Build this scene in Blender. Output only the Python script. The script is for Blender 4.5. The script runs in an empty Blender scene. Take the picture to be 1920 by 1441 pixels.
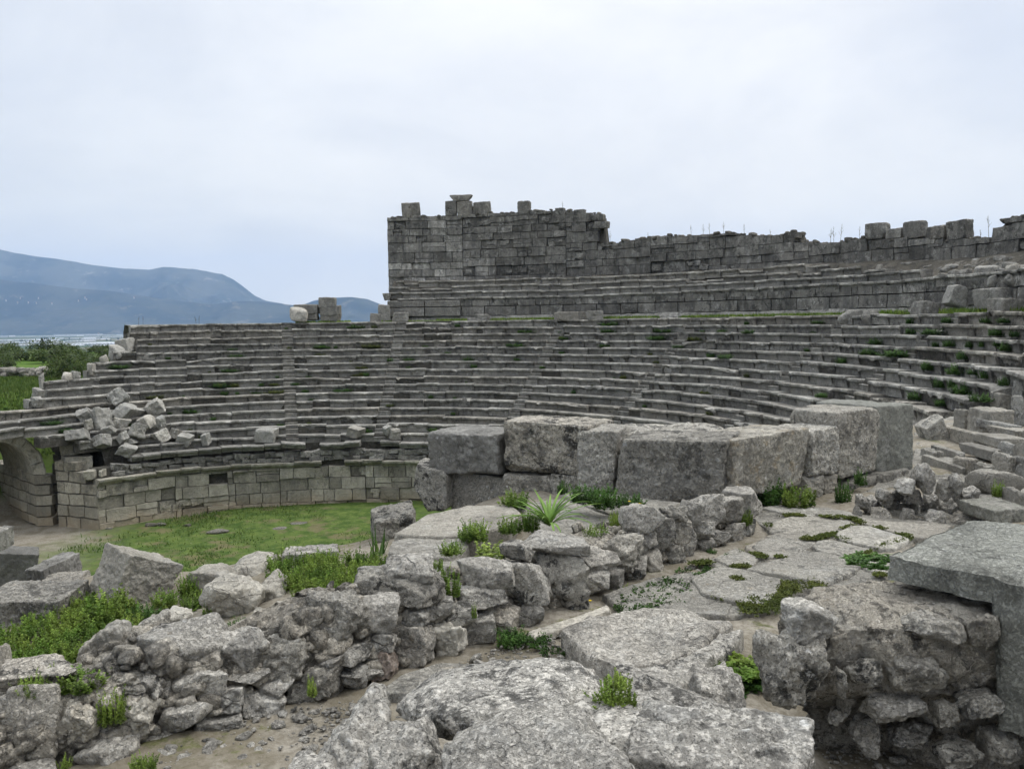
import bpy, math, random
import numpy as np
from mathutils import Matrix

rng = np.random.default_rng(7)
random.seed(7)
sc = bpy.context.scene
COL = sc.collection
PI = math.pi

# ------------------------------------------------------------------ camera model (photo pixels 1920x1441)
F, PITCH, ROLL = 1520.0, 0.0776, -0.0129
cp, sp, cr, sr = math.cos(PITCH), math.sin(PITCH), math.cos(ROLL), math.sin(ROLL)
RIGHT0, UP0, FWD = np.array([1., 0, 0]), np.array([0, sp, cp]), np.array([0, cp, -sp])
RIGHT, UP = cr * RIGHT0 + sr * UP0, -sr * RIGHT0 + cr * UP0


def ray(x, y):
    return FWD + (x - 960) / F * RIGHT + (720.5 - y) / F * UP


def at_d(x, y, d):
    r = ray(x, y)
    return r * (d / r[1])


def at_z(x, y, z):
    r = ray(x, y)
    return r * (z / r[2])


def px(p):
    p = np.asarray(p, float)
    w = p @ FWD
    return 960 + F * (p @ RIGHT) / w, 720.5 - F * (p @ UP) / w


def pxv(P):
    w = P @ FWD
    return 960 + F * (P @ RIGHT) / w, 720.5 - F * (P @ UP) / w


# ------------------------------------------------------------------ numpy noise
def _h(ix, iy, iz, s):
    n = (ix * 374761393 + iy * 668265263 + iz * 2147483647 + s * 1274126177) & 0xFFFFFFFF
    n = ((n ^ (n >> 13)) * 1274126177) & 0xFFFFFFFF
    n = ((n ^ (n >> 16)) * 2246822519) & 0xFFFFFFFF
    return ((n ^ (n >> 15)) & 0xFFFF) / 32767.5 - 1.0


def vnoise(P, s=0):
    Pi = np.floor(P).astype(np.int64)
    f = P - Pi
    u = f * f * f * (f * (f * 6 - 15) + 10)
    x, y, z = Pi[:, 0], Pi[:, 1], Pi[:, 2]
    ux, uy, uz = u[:, 0], u[:, 1], u[:, 2]
    o = 0
    for a in (0, 1):
        wx = ux if a else 1 - ux
        for b in (0, 1):
            wy = uy if b else 1 - uy
            for c in (0, 1):
                wz = uz if c else 1 - uz
                o = o + wx * wy * wz * _h(x + a, y + b, z + c, s)
    return o


def fbm(P, octv=4, s=0, gain=.5):
    o, a, t = 0, 1., 0.
    for k in range(octv):
        o = o + a * vnoise(P * 2.03 ** k + 17.3 * k, s + k)
        t += a
        a *= gain
    return o / t * 1.6


def ridged(P, octv=4, s=0):
    o, a, t = 0, 1., 0.
    for k in range(octv):
        o = o + a * (1 - np.abs(vnoise(P * 2.1 ** k + 9.1 * k, s + k)) * 2)
        t += a
        a *= .5
    return o / t


def sstep(x, a, b):
    t = np.clip((x - a) / (b - a), 0, 1)
    return t * t * (3 - 2 * t)


# ------------------------------------------------------------------ mesh helpers
def make_mesh(name, V, F_, mat, loc=(0, 0, 0), parent=None, smooth=True, tone=None, sharp=None):
    V = np.asarray(V, np.float32)
    if not isinstance(F_, list):
        F_ = [F_]
    F_ = [np.asarray(f, np.int32) for f in F_ if len(f)]
    me = bpy.data.meshes.new(name)
    me.vertices.add(len(V))
    me.vertices.foreach_set('co', V.ravel())
    nl = sum(f.size for f in F_)
    npol = sum(len(f) for f in F_)
    me.loops.add(nl)
    me.polygons.add(npol)
    me.loops.foreach_set('vertex_index', np.concatenate([f.ravel() for f in F_]))
    st, o = [], 0
    for f in F_:
        st.append(o + np.arange(len(f)) * f.shape[1])
        o += f.size
    me.polygons.foreach_set('loop_start', np.concatenate(st).astype(np.int32))
    me.polygons.foreach_set('use_smooth', np.full(npol, smooth))
    at = me.attributes.new('tone', 'FLOAT', 'POINT')
    at.data.foreach_set('value', np.full(len(V), 1., np.float32) if tone is None else np.asarray(tone, np.float32))
    me.update(calc_edges=True)
    me.validate()
    if sharp:
        me.set_sharp_from_angle(angle=math.radians(sharp))
    me.materials.append(mat)
    return link(name, me, loc, parent)


def link(name, me, loc=(0, 0, 0), parent=None):
    o = bpy.data.objects.new(name, me)
    COL.objects.link(o)
    o.location = loc
    if parent is not None:
        o.parent = parent
    return o


def tag(o, label=None, cat=None, group=None, kind=None):
    if label:
        o['label'] = label
    if cat:
        o['category'] = cat
    if group:
        o['group'] = group
    if kind:
        o['kind'] = kind
    return o


def thing(name, label, cat, loc=(0, 0, 0), group=None):
    o = bpy.data.objects.new(name, None)
    o.empty_display_size = .2
    COL.objects.link(o)
    o.location = loc
    return tag(o, label, cat, group)


class MB:
    def __init__(s):
        s.V, s.Q, s.T, s.C, s.n = [], [], [], [], 0

    def add(s, V, Q=None, T=None, tone=1.):
        V = np.asarray(V, float)
        s.V.append(V)
        if Q is not None and len(Q):
            s.Q.append(np.asarray(Q) + s.n)
        if T is not None and len(T):
            s.T.append(np.asarray(T) + s.n)
        s.C.append(np.broadcast_to(np.asarray(tone, float), (len(V),)))
        s.n += len(V)

    def build(s, name, mat, loc=(0, 0, 0), parent=None, smooth=True, sharp=None):
        F_ = []
        if s.Q:
            F_.append(np.concatenate(s.Q))
        if s.T:
            F_.append(np.concatenate(s.T))
        return make_mesh(name, np.concatenate(s.V) - np.asarray(loc), F_, mat, loc, parent, smooth, np.concatenate(s.C), sharp)


_cg = {}


def cubegrid(nx, ny=None, nz=None):
    ny = ny or nx
    nz = nz or nx
    k = (nx, ny, nz)
    if k in _cg:
        return _cg[k]
    N = np.array([nx, ny, nz])
    Vs, Qs, o = [], [], 0
    for ax in range(3):
        a, b = [(1, 2), (2, 0), (0, 1)][ax]
        na, nb = N[a], N[b]
        A, B = np.meshgrid(np.arange(na + 1), np.arange(nb + 1), indexing='ij')
        idx = np.arange((na + 1) * (nb + 1)).reshape(na + 1, nb + 1)
        q = np.stack([idx[:-1, :-1], idx[1:, :-1], idx[1:, 1:], idx[:-1, 1:]], -1).reshape(-1, 4)
        for s in (0, 1):
            v = np.zeros((A.size, 3), int)
            v[:, a], v[:, b], v[:, ax] = A.ravel(), B.ravel(), s * N[ax]
            Vs.append(v)
            Qs.append((q if s else q[:, ::-1]) + o)
            o += len(v)
    V, Q = np.concatenate(Vs), np.concatenate(Qs)
    key = V[:, 0] * 1000003 + V[:, 1] * 1009 + V[:, 2]
    _, i, inv = np.unique(key, return_index=True, return_inverse=True)
    _cg[k] = (V[i] / N * 2. - 1, inv.ravel()[Q])
    return _cg[k]


def rot(rx, ry, rz):
    return np.array(Matrix.Rotation(rz, 3, 'Z') @ Matrix.Rotation(ry, 3, 'Y') @ Matrix.Rotation(rx, 3, 'X'))


def rock(dims, n=14, seed=0, kind='boulder', amp=.05, rough=.02, rotm=None, K=13, p=14, fit=True, cell=.02):
    """chunky stone: smooth intersection of random half-spaces, roughened; scaled to fill dims"""
    g = np.random.default_rng(seed + 1000)
    dims = np.asarray(dims, float)
    if kind == 'block':
        s = dims / dims.max()
        m = n * 3
        V, Q = cubegrid(*[max(4, int(round(m * q))) for q in s ** .8])
        V = V.copy()
        nn = np.concatenate([np.eye(3), -np.eye(3)]) + g.normal(0, .035, (6, 3))
        h = 1 + g.normal(0, .02, 6)
        ch = np.sign(g.normal(size=(6, 3))) * np.where(g.random((6, 3)) < .25, .15, 1)
        ch /= np.linalg.norm(ch, axis=1)[:, None]
        nn = np.concatenate([nn, ch])
        h = np.concatenate([h, np.abs(ch).sum(1) * (g.uniform(.84, .99, 6) if p != 60 else g.uniform(.97, 1.1, 6))])
        p = p if p >= 40 else 26
        d = V
    else:
        V, Q = cubegrid(n)
        d = V / np.linalg.norm(V, axis=1)[:, None]
        nn = g.normal(size=(K, 3))
        nn /= np.linalg.norm(nn, axis=1)[:, None]
        h = g.uniform(.72, 1.05, K)
        nn = np.concatenate([nn, np.eye(3), -np.eye(3)])
        h = np.concatenate([h, g.uniform(.85, 1.05, 6)])
    t = np.maximum(d @ (nn / h[:, None]).T, 0) ** p
    r = t.sum(1) ** (-1. / p)
    U = d * r[:, None]
    if rotm is not None:
        U = U @ np.asarray(rotm).T
    if fit:
        lo, hi = U.min(0), U.max(0)
        U = (U - (lo + hi) / 2) / (hi - lo)
    else:
        U = U * .5
    P = U * dims
    m = dims.min()
    L = dims.mean()
    nrm = P / (np.linalg.norm(P, axis=1)[:, None] + 1e-9)
    off = g.uniform(-50, 50, 3)
    dsp = amp * m * fbm(P / L * 2.6 + off, 3, seed) + rough * (ridged(P * 6 + off, 3, seed + 5) - .35) + rough * .55 * fbm(P * 22 + off, 3, seed + 9)
    if cell and len(P) > 400:
        npt = 90
        cp_ = g.uniform(-.55, .55, (npt, 3)) * dims
        d2 = ((P * P).sum(1)[:, None] + (cp_ * cp_).sum(1)[None] - 2 * (P + .12 * L * .2 * nrm * 0) @ cp_.T)
        wob = .05 * L * np.stack([fbm(P / L * 9 + 3, 2, 50), fbm(P / L * 9 + 13, 2, 51), fbm(P / L * 9 + 23, 2, 52)], -1)
        Pw = P + wob
        d2 = np.maximum((Pw * Pw).sum(1)[:, None] + (cp_ * cp_).sum(1)[None] - 2 * Pw @ cp_.T, 0)
        d2.partition(1, axis=1)
        f1, f2 = np.sqrt(d2[:, 0]), np.sqrt(d2[:, 1])
        dsp = dsp + cell * np.minimum(1, m * 2.5) * (np.clip((f2 - f1) / (.1 * L), 0, 1) - .6)
    return P + nrm * dsp[:, None], Q


# ------------------------------------------------------------------ materials
def mat(name):
    m = bpy.data.materials.new(name)
    m.use_nodes = True
    nt = m.node_tree
    nt.nodes.clear()
    return m, nt


class N:
    """tiny node builder"""

    def __init__(s, nt):
        s.nt = nt
        s.pos = s.node('ShaderNodeNewGeometry').outputs['Position']

    def node(s, t, **k):
        n = s.nt.nodes.new(t)
        for a, b in k.items():
            setattr(n, a, b)
        return n

    def ln(s, a, b):
        if isinstance(a, (int, float)):
            b.default_value = a
        elif isinstance(a, tuple):
            b.default_value = a if len(a) == 4 or b.type == 'VECTOR' else (*a, 1)
        else:
            s.nt.links.new(a, b)

    def mapping(s, sca=(1, 1, 1), v=None, loc=(0, 0, 0)):
        n = s.node('ShaderNodeMapping')
        s.ln(v or s.pos, n.inputs['Vector'])
        n.inputs['Scale'].default_value = sca
        n.inputs['Location'].default_value = loc
        return n.outputs[0]

    def noise(s, scale, detail=6, rough=.6, v=None, dist=0.):
        n = s.node('ShaderNodeTexNoise')
        s.ln(v or s.pos, n.inputs['Vector'])
        n.inputs['Scale'].default_value = scale
        n.inputs['Detail'].default_value = detail
        n.inputs['Roughness'].default_value = rough
        n.inputs['Distortion'].default_value = dist
        return n.outputs['Fac']

    def voro(s, scale, feat='F1', v=None, out='Distance', rnd=1.):
        n = s.node('ShaderNodeTexVoronoi', feature=feat)
        s.ln(v or s.pos, n.inputs['Vector'])
        n.inputs['Scale'].default_value = scale
        n.inputs['Randomness'].default_value = rnd
        return n.outputs[out]

    def ramp(s, f, a, b, lo=0., hi=1.):
        n = s.node('ShaderNodeMapRange', interpolation_type='SMOOTHSTEP')
        s.ln(f, n.inputs['Value'])
        for i, q in zip(('From Min', 'From Max', 'To Min', 'To Max'), (a, b, lo, hi)):
            n.inputs[i].default_value = q
        return n.outputs[0]

    def math(s, op, a, b=0.):
        n = s.node('ShaderNodeMath', operation=op)
        s.ln(a, n.inputs[0])
        s.ln(b, n.inputs[1])
        return n.outputs[0]

    def mix(s, f, a, b, mode='MIX'):
        n = s.node('ShaderNodeMix', data_type='RGBA', blend_type=mode)
        s.ln(f, n.inputs[0])
        s.ln(a, n.inputs[6])
        s.ln(b, n.inputs[7])
        return n.outputs[2]

    def grey(s, f):
        n = s.node('ShaderNodeCombineColor')
        for i in range(3):
            s.ln(f, n.inputs[i])
        return n.outputs[0]

    def attr(s, a='tone'):
        return s.node('ShaderNodeAttribute', attribute_name=a).outputs['Fac']

    def bump(s, h, strength=.5, dist=.02, normal=None):
        n = s.node('ShaderNodeBump')
        s.ln(h, n.inputs['Height'])
        n.inputs['Strength'].default_value = strength
        n.inputs['Distance'].default_value = dist
        if normal is not None:
            s.ln(normal, n.inputs['Normal'])
        return n.outputs[0]

    def out(s, col, rough=.95, normal=None, spec=.15):
        b = s.node('ShaderNodeBsdfPrincipled')
        s.ln(col, b.inputs['Base Color'])
        s.ln(rough, b.inputs['Roughness'])
        b.inputs['Specular IOR Level'].default_value = spec
        if normal is not None:
            s.ln(normal, b.inputs['Normal'])
        o = s.node('ShaderNodeOutputMaterial')
        s.nt.links.new(b.outputs[0], o.inputs[0])
        return b


def stone(name, base=(.30, .293, .275), k=1., dark=.5, white=.5, ochre=.25, bump=1., streak=0., bd=.02, earth=None, dcol=(.055, .054, .05), cracks=0., mottle=.35, olim=(.62, .72)):
    m, nt = mat(name)
    n = N(nt)
    base = (base[0] * 1.025, base[1], base[2] * .955)
    oi = n.node('ShaderNodeObjectInfo').outputs['Random']
    mp = n.node('ShaderNodeVectorMath', operation='ADD')
    n.ln(n.pos, mp.inputs[0])
    oc3 = n.node('ShaderNodeCombineXYZ')
    for q in range(3):
        n.ln(n.math('MULTIPLY', oi, [37., 91., 53.][q]), oc3.inputs[q])
    n.ln(oc3.outputs[0], mp.inputs[1])
    msc = n.node('ShaderNodeVectorMath', operation='SCALE')
    n.ln(mp.outputs[0], msc.inputs[0])
    n.ln(n.ramp(n.math('FRACT', n.math('MULTIPLY', oi, 5.13)), 0, 1, .6, 1.25), msc.inputs['Scale'])
    n.pos = msc.outputs[0]
    rv = n.ramp(n.math('FRACT', n.math('MULTIPLY', oi, 7.31)), 0, 1, .45, 1.3)
    rw_ = n.ramp(n.math('FRACT', n.math('MULTIPLY', oi, 13.7)), 0, 1, .4, 1.4)
    big = n.noise(.9 * k, 5, .6)
    med = n.noise(5 * k, 8, .68)
    fin = n.noise(38 * k, 6, .7)
    c = n.mix(n.ramp(big, .3, .7), tuple(q * .72 for q in base), tuple(q * 1.18 for q in base))
    c = n.mix(n.ramp(med, .35, .7, 0, .6), c, tuple(q * f for q, f in zip(base, (.62, .63, .63))))
    c = n.mix(n.ramp(fin, .35, .68, 0, .4), c, tuple(min(.7, q * 1.5) for q in base))
    # dark lichen and water stains
    dk = n.noise(3.1 * k, 12, .74, n.mapping((1, 1, 1), loc=(31, 7, 3)), .4)
    dm = n.math('MULTIPLY', n.ramp(dk, .49, .56), n.ramp(n.noise(.9 * k, 4, .6, n.mapping(loc=(5, 9, 1))), .40, .54))
    c = n.mix(n.math('MULTIPLY', dm, n.math('MINIMUM', 1., n.math('MULTIPLY', rv, dark))), c, dcol)
    dk2 = n.ramp(n.noise(19 * k, 9, .75, n.mapping(loc=(3, 77, 3))), .54, .60)
    c = n.mix(n.math('MULTIPLY', dk2, dark * .9), c, tuple(q * 1.4 for q in dcol))
    dk3 = n.ramp(n.noise(52 * k, 5, .7, n.mapping(loc=(13, 7, 33))), .55, .62)
    c = n.mix(n.math('MULTIPLY', dk3, min(.8, dark * .85)), c, tuple(q * 1.2 for q in dcol))
    # pale crust lichen in rounded spots
    vd = n.voro(4.5 * k, v=n.mapping(loc=(2, 3, 4)))
    wb = n.noise(11 * k, 6, .7)
    spot = n.ramp(n.math('ADD', vd, n.math('MULTIPLY', wb, .9)), .50, .62, 1, 0)
    wm = n.math('MULTIPLY', spot, n.ramp(n.noise(.7 * k, 3, .6, n.mapping(loc=(50, 2, 8))), .42, .58))
    c = n.mix(n.math('MULTIPLY', wm, n.math('MINIMUM', 1., n.math('MULTIPLY', rw_, white))), c, (.58, .58, .56))
    w2 = n.ramp(n.noise(26 * k, 8, .75, n.mapping(loc=(9, 9, 70))), .545, .62)
    c = n.mix(n.math('MULTIPLY', w2, white * .7), c, (.50, .50, .48))
    if mottle:
        c = n.mix(n.ramp(n.noise(.55, 9, .72, n.mapping(loc=(61, 2, 2))), .50, .60, 0, mottle), c, tuple(q * .42 for q in base))
        c = n.mix(n.ramp(n.noise(1.7, 11, .76, n.mapping(loc=(2, 42, 9))), .535, .61, 0, mottle), c, (.40, .395, .37))
    hue = n.math('FRACT', n.math('MULTIPLY', oi, 3.77))
    c = n.mix(n.ramp(hue, .55, 1, 0, .22), c, n.mix(1., c, (1.12, .98, .80), 'MULTIPLY'))
    if ochre:
        oc = n.math('MULTIPLY', n.ramp(n.noise(2.3 * k, 8, .7, n.mapping(loc=(90, 3, 2))), *olim), ochre)
        c = n.mix(oc, c, (.34, .245, .12))
    if streak:
        st = n.noise(1.6, 6, .65, n.mapping((1.6, 1.6, .12)))
        c = n.mix(n.ramp(st, .45, .64, 0, streak), c, (.075, .076, .076))
    if earth:
        sep = n.node('ShaderNodeSeparateXYZ')
        n.ln(n.node('ShaderNodeNewGeometry').outputs['Position'], sep.inputs[0])
        zz = n.math('ADD', sep.outputs[2], n.math('MULTIPLY', n.noise(1.1, 5, .6), 1.6))
        c = n.mix(n.ramp(zz, earth[0], earth[1], earth[2], 0), c, (.34, .318, .262))
        c = n.mix(n.ramp(zz, earth[0] - .3, earth[0] + .7, .5, 0), c, (.34, .26, .165))
    c = n.mix(1., c, n.grey(n.attr()), 'MULTIPLY')
    wv = n.node('ShaderNodeVectorMath', operation='ADD')
    wn = n.node('ShaderNodeTexNoise')
    n.ln(n.pos, wn.inputs['Vector'])
    wn.inputs['Scale'].default_value = 7 * k
    wn.inputs['Detail'].default_value = 4
    ws = n.node('ShaderNodeVectorMath', operation='SCALE')
    n.ln(wn.outputs['Color'], ws.inputs[0])
    ws.inputs['Scale'].default_value = .16 / k
    n.ln(n.pos, wv.inputs[0])
    n.ln(ws.outputs[0], wv.inputs[1])
    fac1 = n.voro(8 * k, v=wv.outputs[0])
    fac2 = n.voro(21 * k, v=wv.outputs[0])
    h = n.math('ADD', n.math('MULTIPLY', med, .7), n.math('MULTIPLY', fin, .5))
    h = n.math('ADD', h, n.math('MULTIPLY', fac1, .45))
    h = n.math('ADD', h, n.math('MULTIPLY', fac2, .25))
    pit = n.ramp(n.noise(14 * k, 8, .75, n.mapping(loc=(4, 4, 4))), .38, .55)
    h = n.math('ADD', h, n.math('MULTIPLY', pit, .5))
    if cracks:
        w = n.node('ShaderNodeVectorMath', operation='ADD')
        nz = n.node('ShaderNodeTexNoise')
        n.ln(n.pos, nz.inputs['Vector'])
        nz.inputs['Scale'].default_value = 4 * k
        nz.inputs['Detail'].default_value = 5
        mm = n.node('ShaderNodeVectorMath', operation='SCALE')
        n.ln(nz.outputs['Color'], mm.inputs[0])
        mm.inputs['Scale'].default_value = .35 / k
        n.ln(n.mapping((1, 1, 1.6)), w.inputs[0])
        n.ln(mm.outputs[0], w.inputs[1])
        ce = n.voro(1.7 * k, 'DISTANCE_TO_EDGE', w.outputs[0])
        cm = n.ramp(ce, .0, .035, 1, 0)
        cmm = n.math('MULTIPLY', cm, n.ramp(n.noise(1.3 * k, 3, .5, n.mapping(loc=(6, 60, 6))), .54, .62))
        c = n.mix(n.math('MULTIPLY', cmm, cracks), c, (.09, .087, .08))
        h = n.math('SUBTRACT', h, n.math('MULTIPLY', cmm, 1.2))
    nb = n.bump(h, min(1., .95 * bump), bd * 1.35)
    nb = n.bump(n.noise(120 * k, 4, .7), .35 * bump, bd * .2, nb)
    n.out(c, .95, nb)
    return m


def leafmat(name, a, b, tr=.35, yellow=0.):
    m, nt = mat(name)
    n = N(nt)
    c = n.mix(n.ramp(n.noise(2.2, 4, .6), .35, .65), a, b)
    c = n.mix(1., c, n.grey(n.attr()), 'MULTIPLY')
    d = n.node('ShaderNodeBsdfPrincipled')
    n.ln(c, d.inputs['Base Color'])
    d.inputs['Roughness'].default_value = .6
    d.inputs['Specular IOR Level'].default_value = .25
    t = n.node('ShaderNodeBsdfTranslucent')
    n.ln(c, t.inputs[0])
    mx = n.node('ShaderNodeMixShader')
    mx.inputs[0].default_value = tr
    nt.links.new(d.outputs[0], mx.inputs[1])
    nt.links.new(t.outputs[0], mx.inputs[2])
    o = n.node('ShaderNodeOutputMaterial')
    nt.links.new(mx.outputs[0], o.inputs[0])
    return m


def plain(name, col, rough=.9):
    m, nt = mat(name)
    n = N(nt)
    v = n.ramp(n.noise(3, 5, .6), .3, .7, .8, 1.2)
    n.out(n.mix(1., col, n.grey(v), 'MULTIPLY'), rough)
    return m


M = {}
M['seat'] = stone('seat_limestone', (.255, .252, .238), 1.0, dark=.6, white=.6, ochre=.05, bump=1., bd=.03, streak=.25)
M['core'] = stone('core_rubble', (.14, .135, .12), 1.4, dark=.6, white=.25, ochre=.15, bump=1.2, bd=.05)
M['wall'] = stone('wall_limestone', (.21, .206, .195), .9, dark=.7, white=.8, ochre=.1, mottle=.6, bump=1., bd=.03, streak=.5)
M['pod'] = stone('podium_limestone', (.35, .338, .292), .9, dark=.5, white=.3, ochre=.1, bump=1., bd=.03, streak=.3, earth=(-9.1, -7.2, .55))
M['big'] = stone('coarse_limestone', (.38, .37, .34), 1.7, dark=1., white=.8, ochre=.22, bump=1.25, bd=.022)
M['ochreblock'] = stone('ochre_stained_limestone', (.38, .365, .325), 1.7, dark=.8, white=.7, ochre=.42, bump=1.25, bd=.022, olim=(.53, .66))
M['rub'] = stone('rubble_limestone', (.38, .37, .345), 2.0, dark=.8, white=.5, ochre=.18, bump=1.2, bd=.014, cracks=.45)
M['mortar'] = stone('lime_mortar', (.40, .388, .355), 3.0, dark=.8, white=.6, ochre=.25, bump=1.5, bd=.02)
M['fore'] = stone('weathered_boulder', (.43, .42, .395), 2.0, dark=.9, white=.55, ochre=.15, bump=1.3, bd=.014, cracks=.25)
M['pale'] = stone('pale_limestone', (.42, .405, .365), 2.0, dark=.22, white=.3, ochre=.25, bump=1., bd=.012, cracks=.35)
M['red'] = stone('reddish_stone', (.27, .225, .195), 2.4, dark=.35, white=.3, ochre=.3, bump=1.2, bd=.012)
M['dkblock'] = stone('dark_basalt_grey_limestone', (.15, .15, .145), 1.5, dark=.5, white=.25, ochre=.0, bump=.8, bd=.015)
M['slab'] = stone('paving_limestone', (.33, .322, .295), 2.2, dark=.5, white=.45, ochre=.3, bump=1.1, bd=.014, cracks=.2)
M['dress'] = stone('dressed_limestone', (.29, .302, .28), 2.4, dark=.55, white=.55, ochre=.05, bump=1.3, bd=.014, mottle=.5)
M['fallen'] = stone('lichened_limestone', (.29, .29, .277), 1.3, dark=.5, white=1., ochre=.0, bump=.9, bd=.02)
M['leaf'] = leafmat('weed_leaves', (.105, .185, .03), (.205, .28, .055))
M['leafy'] = leafmat('yellow_green_weed_leaves', (.20, .29, .05), (.28, .36, .08))
M['leafd'] = leafmat('dark_weed_leaves', (.045, .10, .02), (.075, .15, .03), .3)
M['leafo'] = leafmat('olive_weed_leaves', (.075, .10, .02), (.12, .14, .03), .3)
M['grass'] = leafmat('meadow_grass', (.055, .105, .017), (.105, .152, .032))
M['shrub'] = leafmat('shrub_leaves', (.035, .062, .018), (.085, .115, .03), .3)
M['dry'] = plain('dry_stalk', (.10, .095, .07))
M['flower'] = plain('yellow_flower', (.6, .45, .02))
M['white'] = plain('white_film', (.36, .38, .40), .5)
M['twig'] = plain('twig_bark', (.08, .06, .04))

# ------------------------------------------------------------------ cavea geometry
CX, CY, R0, DR, DZ, Z0, FLOOR, OFFA = -7.84, 29.36, 25.3, .595, .42, .07, -10.12, 1.13


def off(th):
    return OFFA * sstep(np.degrees(th), 95, 135)


def cav(r, th, z):
    th = np.asarray(th, float)
    r = r + off(th)
    return np.stack(np.broadcast_arrays(CX + r * np.cos(th), CY + r * np.sin(th), z), -1)


def rowz(i):
    return Z0 - DZ * i


def rowr(i):
    return R0 - DR * i


def th_at_px(x, r, z, lo=60, hi=165):
    """angle at which the ring (r,z) crosses photo column x (left side: px falls as the angle grows)"""
    t = np.radians(np.linspace(lo, hi, 1500))
    X = np.array([px(p)[0] for p in cav(r, t, z)])
    return t[np.argmin(np.abs(X - x))]


def cavea_hit(x, y):
    rr = ray(x, y)
    d = np.arange(12, 64, .03)
    P = rr[None] * (d / rr[1])[:, None]
    dx, dy = P[:, 0] - CX, P[:, 1] - CY
    r = np.hypot(dx, dy) - off(np.arctan2(dy, dx))
    zs = np.where(r > R0, Z0, Z0 - DZ * np.floor((R0 - r) / DR + 1.))
    zs = np.where(r > 26.8, 1.7, zs)
    zs = np.where(r < rowr(16) - .1, FLOOR, zs)
    k = np.argmax(P[:, 2] <= zs)
    return P[k], d[k]


SEATP = np.array([(.115, -.47), (.11, -.30), (.10, -.17), (.065, -.125), (.0, -.105), (-.012, -.05), (.0, -.008), (.035, .004), (.2, .0), (.42, -.008), (.72, -.012), (.72, -.47)])


def seat_block(mb, r, z, t0, t1, g, prof=SEATP, tone=None, chip=1., jr=.028, jz=.016, seg=.14, tilt=.0, m_wave=True):
    L = (t1 - t0) * r
    n = max(3, int(L / seg))
    e0, e1 = cav(r, t0, z), cav(r, t1, z)
    u = np.linspace(0, 1, n + 1)
    tm = t0 + (t1 - t0) * u
    base = e0[None] * (1 - u)[:, None] + e1[None] * u[:, None]
    rad = np.stack([np.cos(tm), np.sin(tm), 0 * tm], -1)
    wv_ = vnoise(np.array([[tm.mean() * 9, z * 1.7, 3.], [tm.mean() * 7, z * 1.7, 30.]]), 2) if m_wave else np.zeros(2)
    dr, dz = g.normal(0, jr) + .06 * wv_[0], g.normal(0, jz) + .035 * wv_[1]
    tl = g.normal(0, .012) + tilt
    m = len(prof)
    V = base[:, None, :] + rad[:, None, :] * (prof[None, :, 0, None] + dr)
    V[:, :, 2] += prof[None, :, 1] + dz + (u[:, None] - .5) * L * tl
    V = V.reshape(-1, 3)
    ns = fbm(V * 2.2, 4, 3)
    edge = np.tile(np.array([.2, .3, .5, .7, 1, 1, 1, .8, .4, .3, .2, 0]), n + 1) if m == 12 else np.full(len(V), .5)
    rr = np.repeat(rad, m, 0)
    pull = .016 * ns + chip * edge * .16 * np.clip(fbm(V * 3.1 + 40, 4, 8) - .34, 0, 1)
    V = V + rr * pull[:, None]
    V[:, 2] += -.012 * np.abs(ns) * edge - chip * edge * .10 * np.clip(fbm(V * 2.7 + 11, 3, 21) - .42, 0, 1)
    idx = np.arange((n + 1) * m).reshape(n + 1, m)
    q = np.stack([idx[:-1, :-1], idx[:-1, 1:], idx[1:, 1:], idx[1:, :-1]], -1).reshape(-1, 4)
    caps = []
    c0 = [[0, m - 1, k + 1, k] for k in range(0, 0)]
    # end caps as fans of triangles
    T = [[0, k + 1, k] for k in range(1, m - 1)] + [[n * m, n * m + k, n * m + k + 1] for k in range(1, m - 1)]
    tn = (tone if tone is not None else g.uniform(.78, 1.16))
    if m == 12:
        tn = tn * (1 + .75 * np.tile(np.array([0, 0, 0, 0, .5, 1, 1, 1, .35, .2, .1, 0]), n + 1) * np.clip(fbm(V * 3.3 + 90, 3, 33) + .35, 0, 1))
    mb.add(V, q, T, tn)


AISLES = []
for xa, ya in ((540, 660), (737, 690), (1012, 690), (1268, 640), (1530, 645)):
    P, _ = cavea_hit(xa, ya)
    AISLES.append(math.atan2(P[1] - CY, P[0] - CX))
AISLES += [math.radians(6)]

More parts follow.
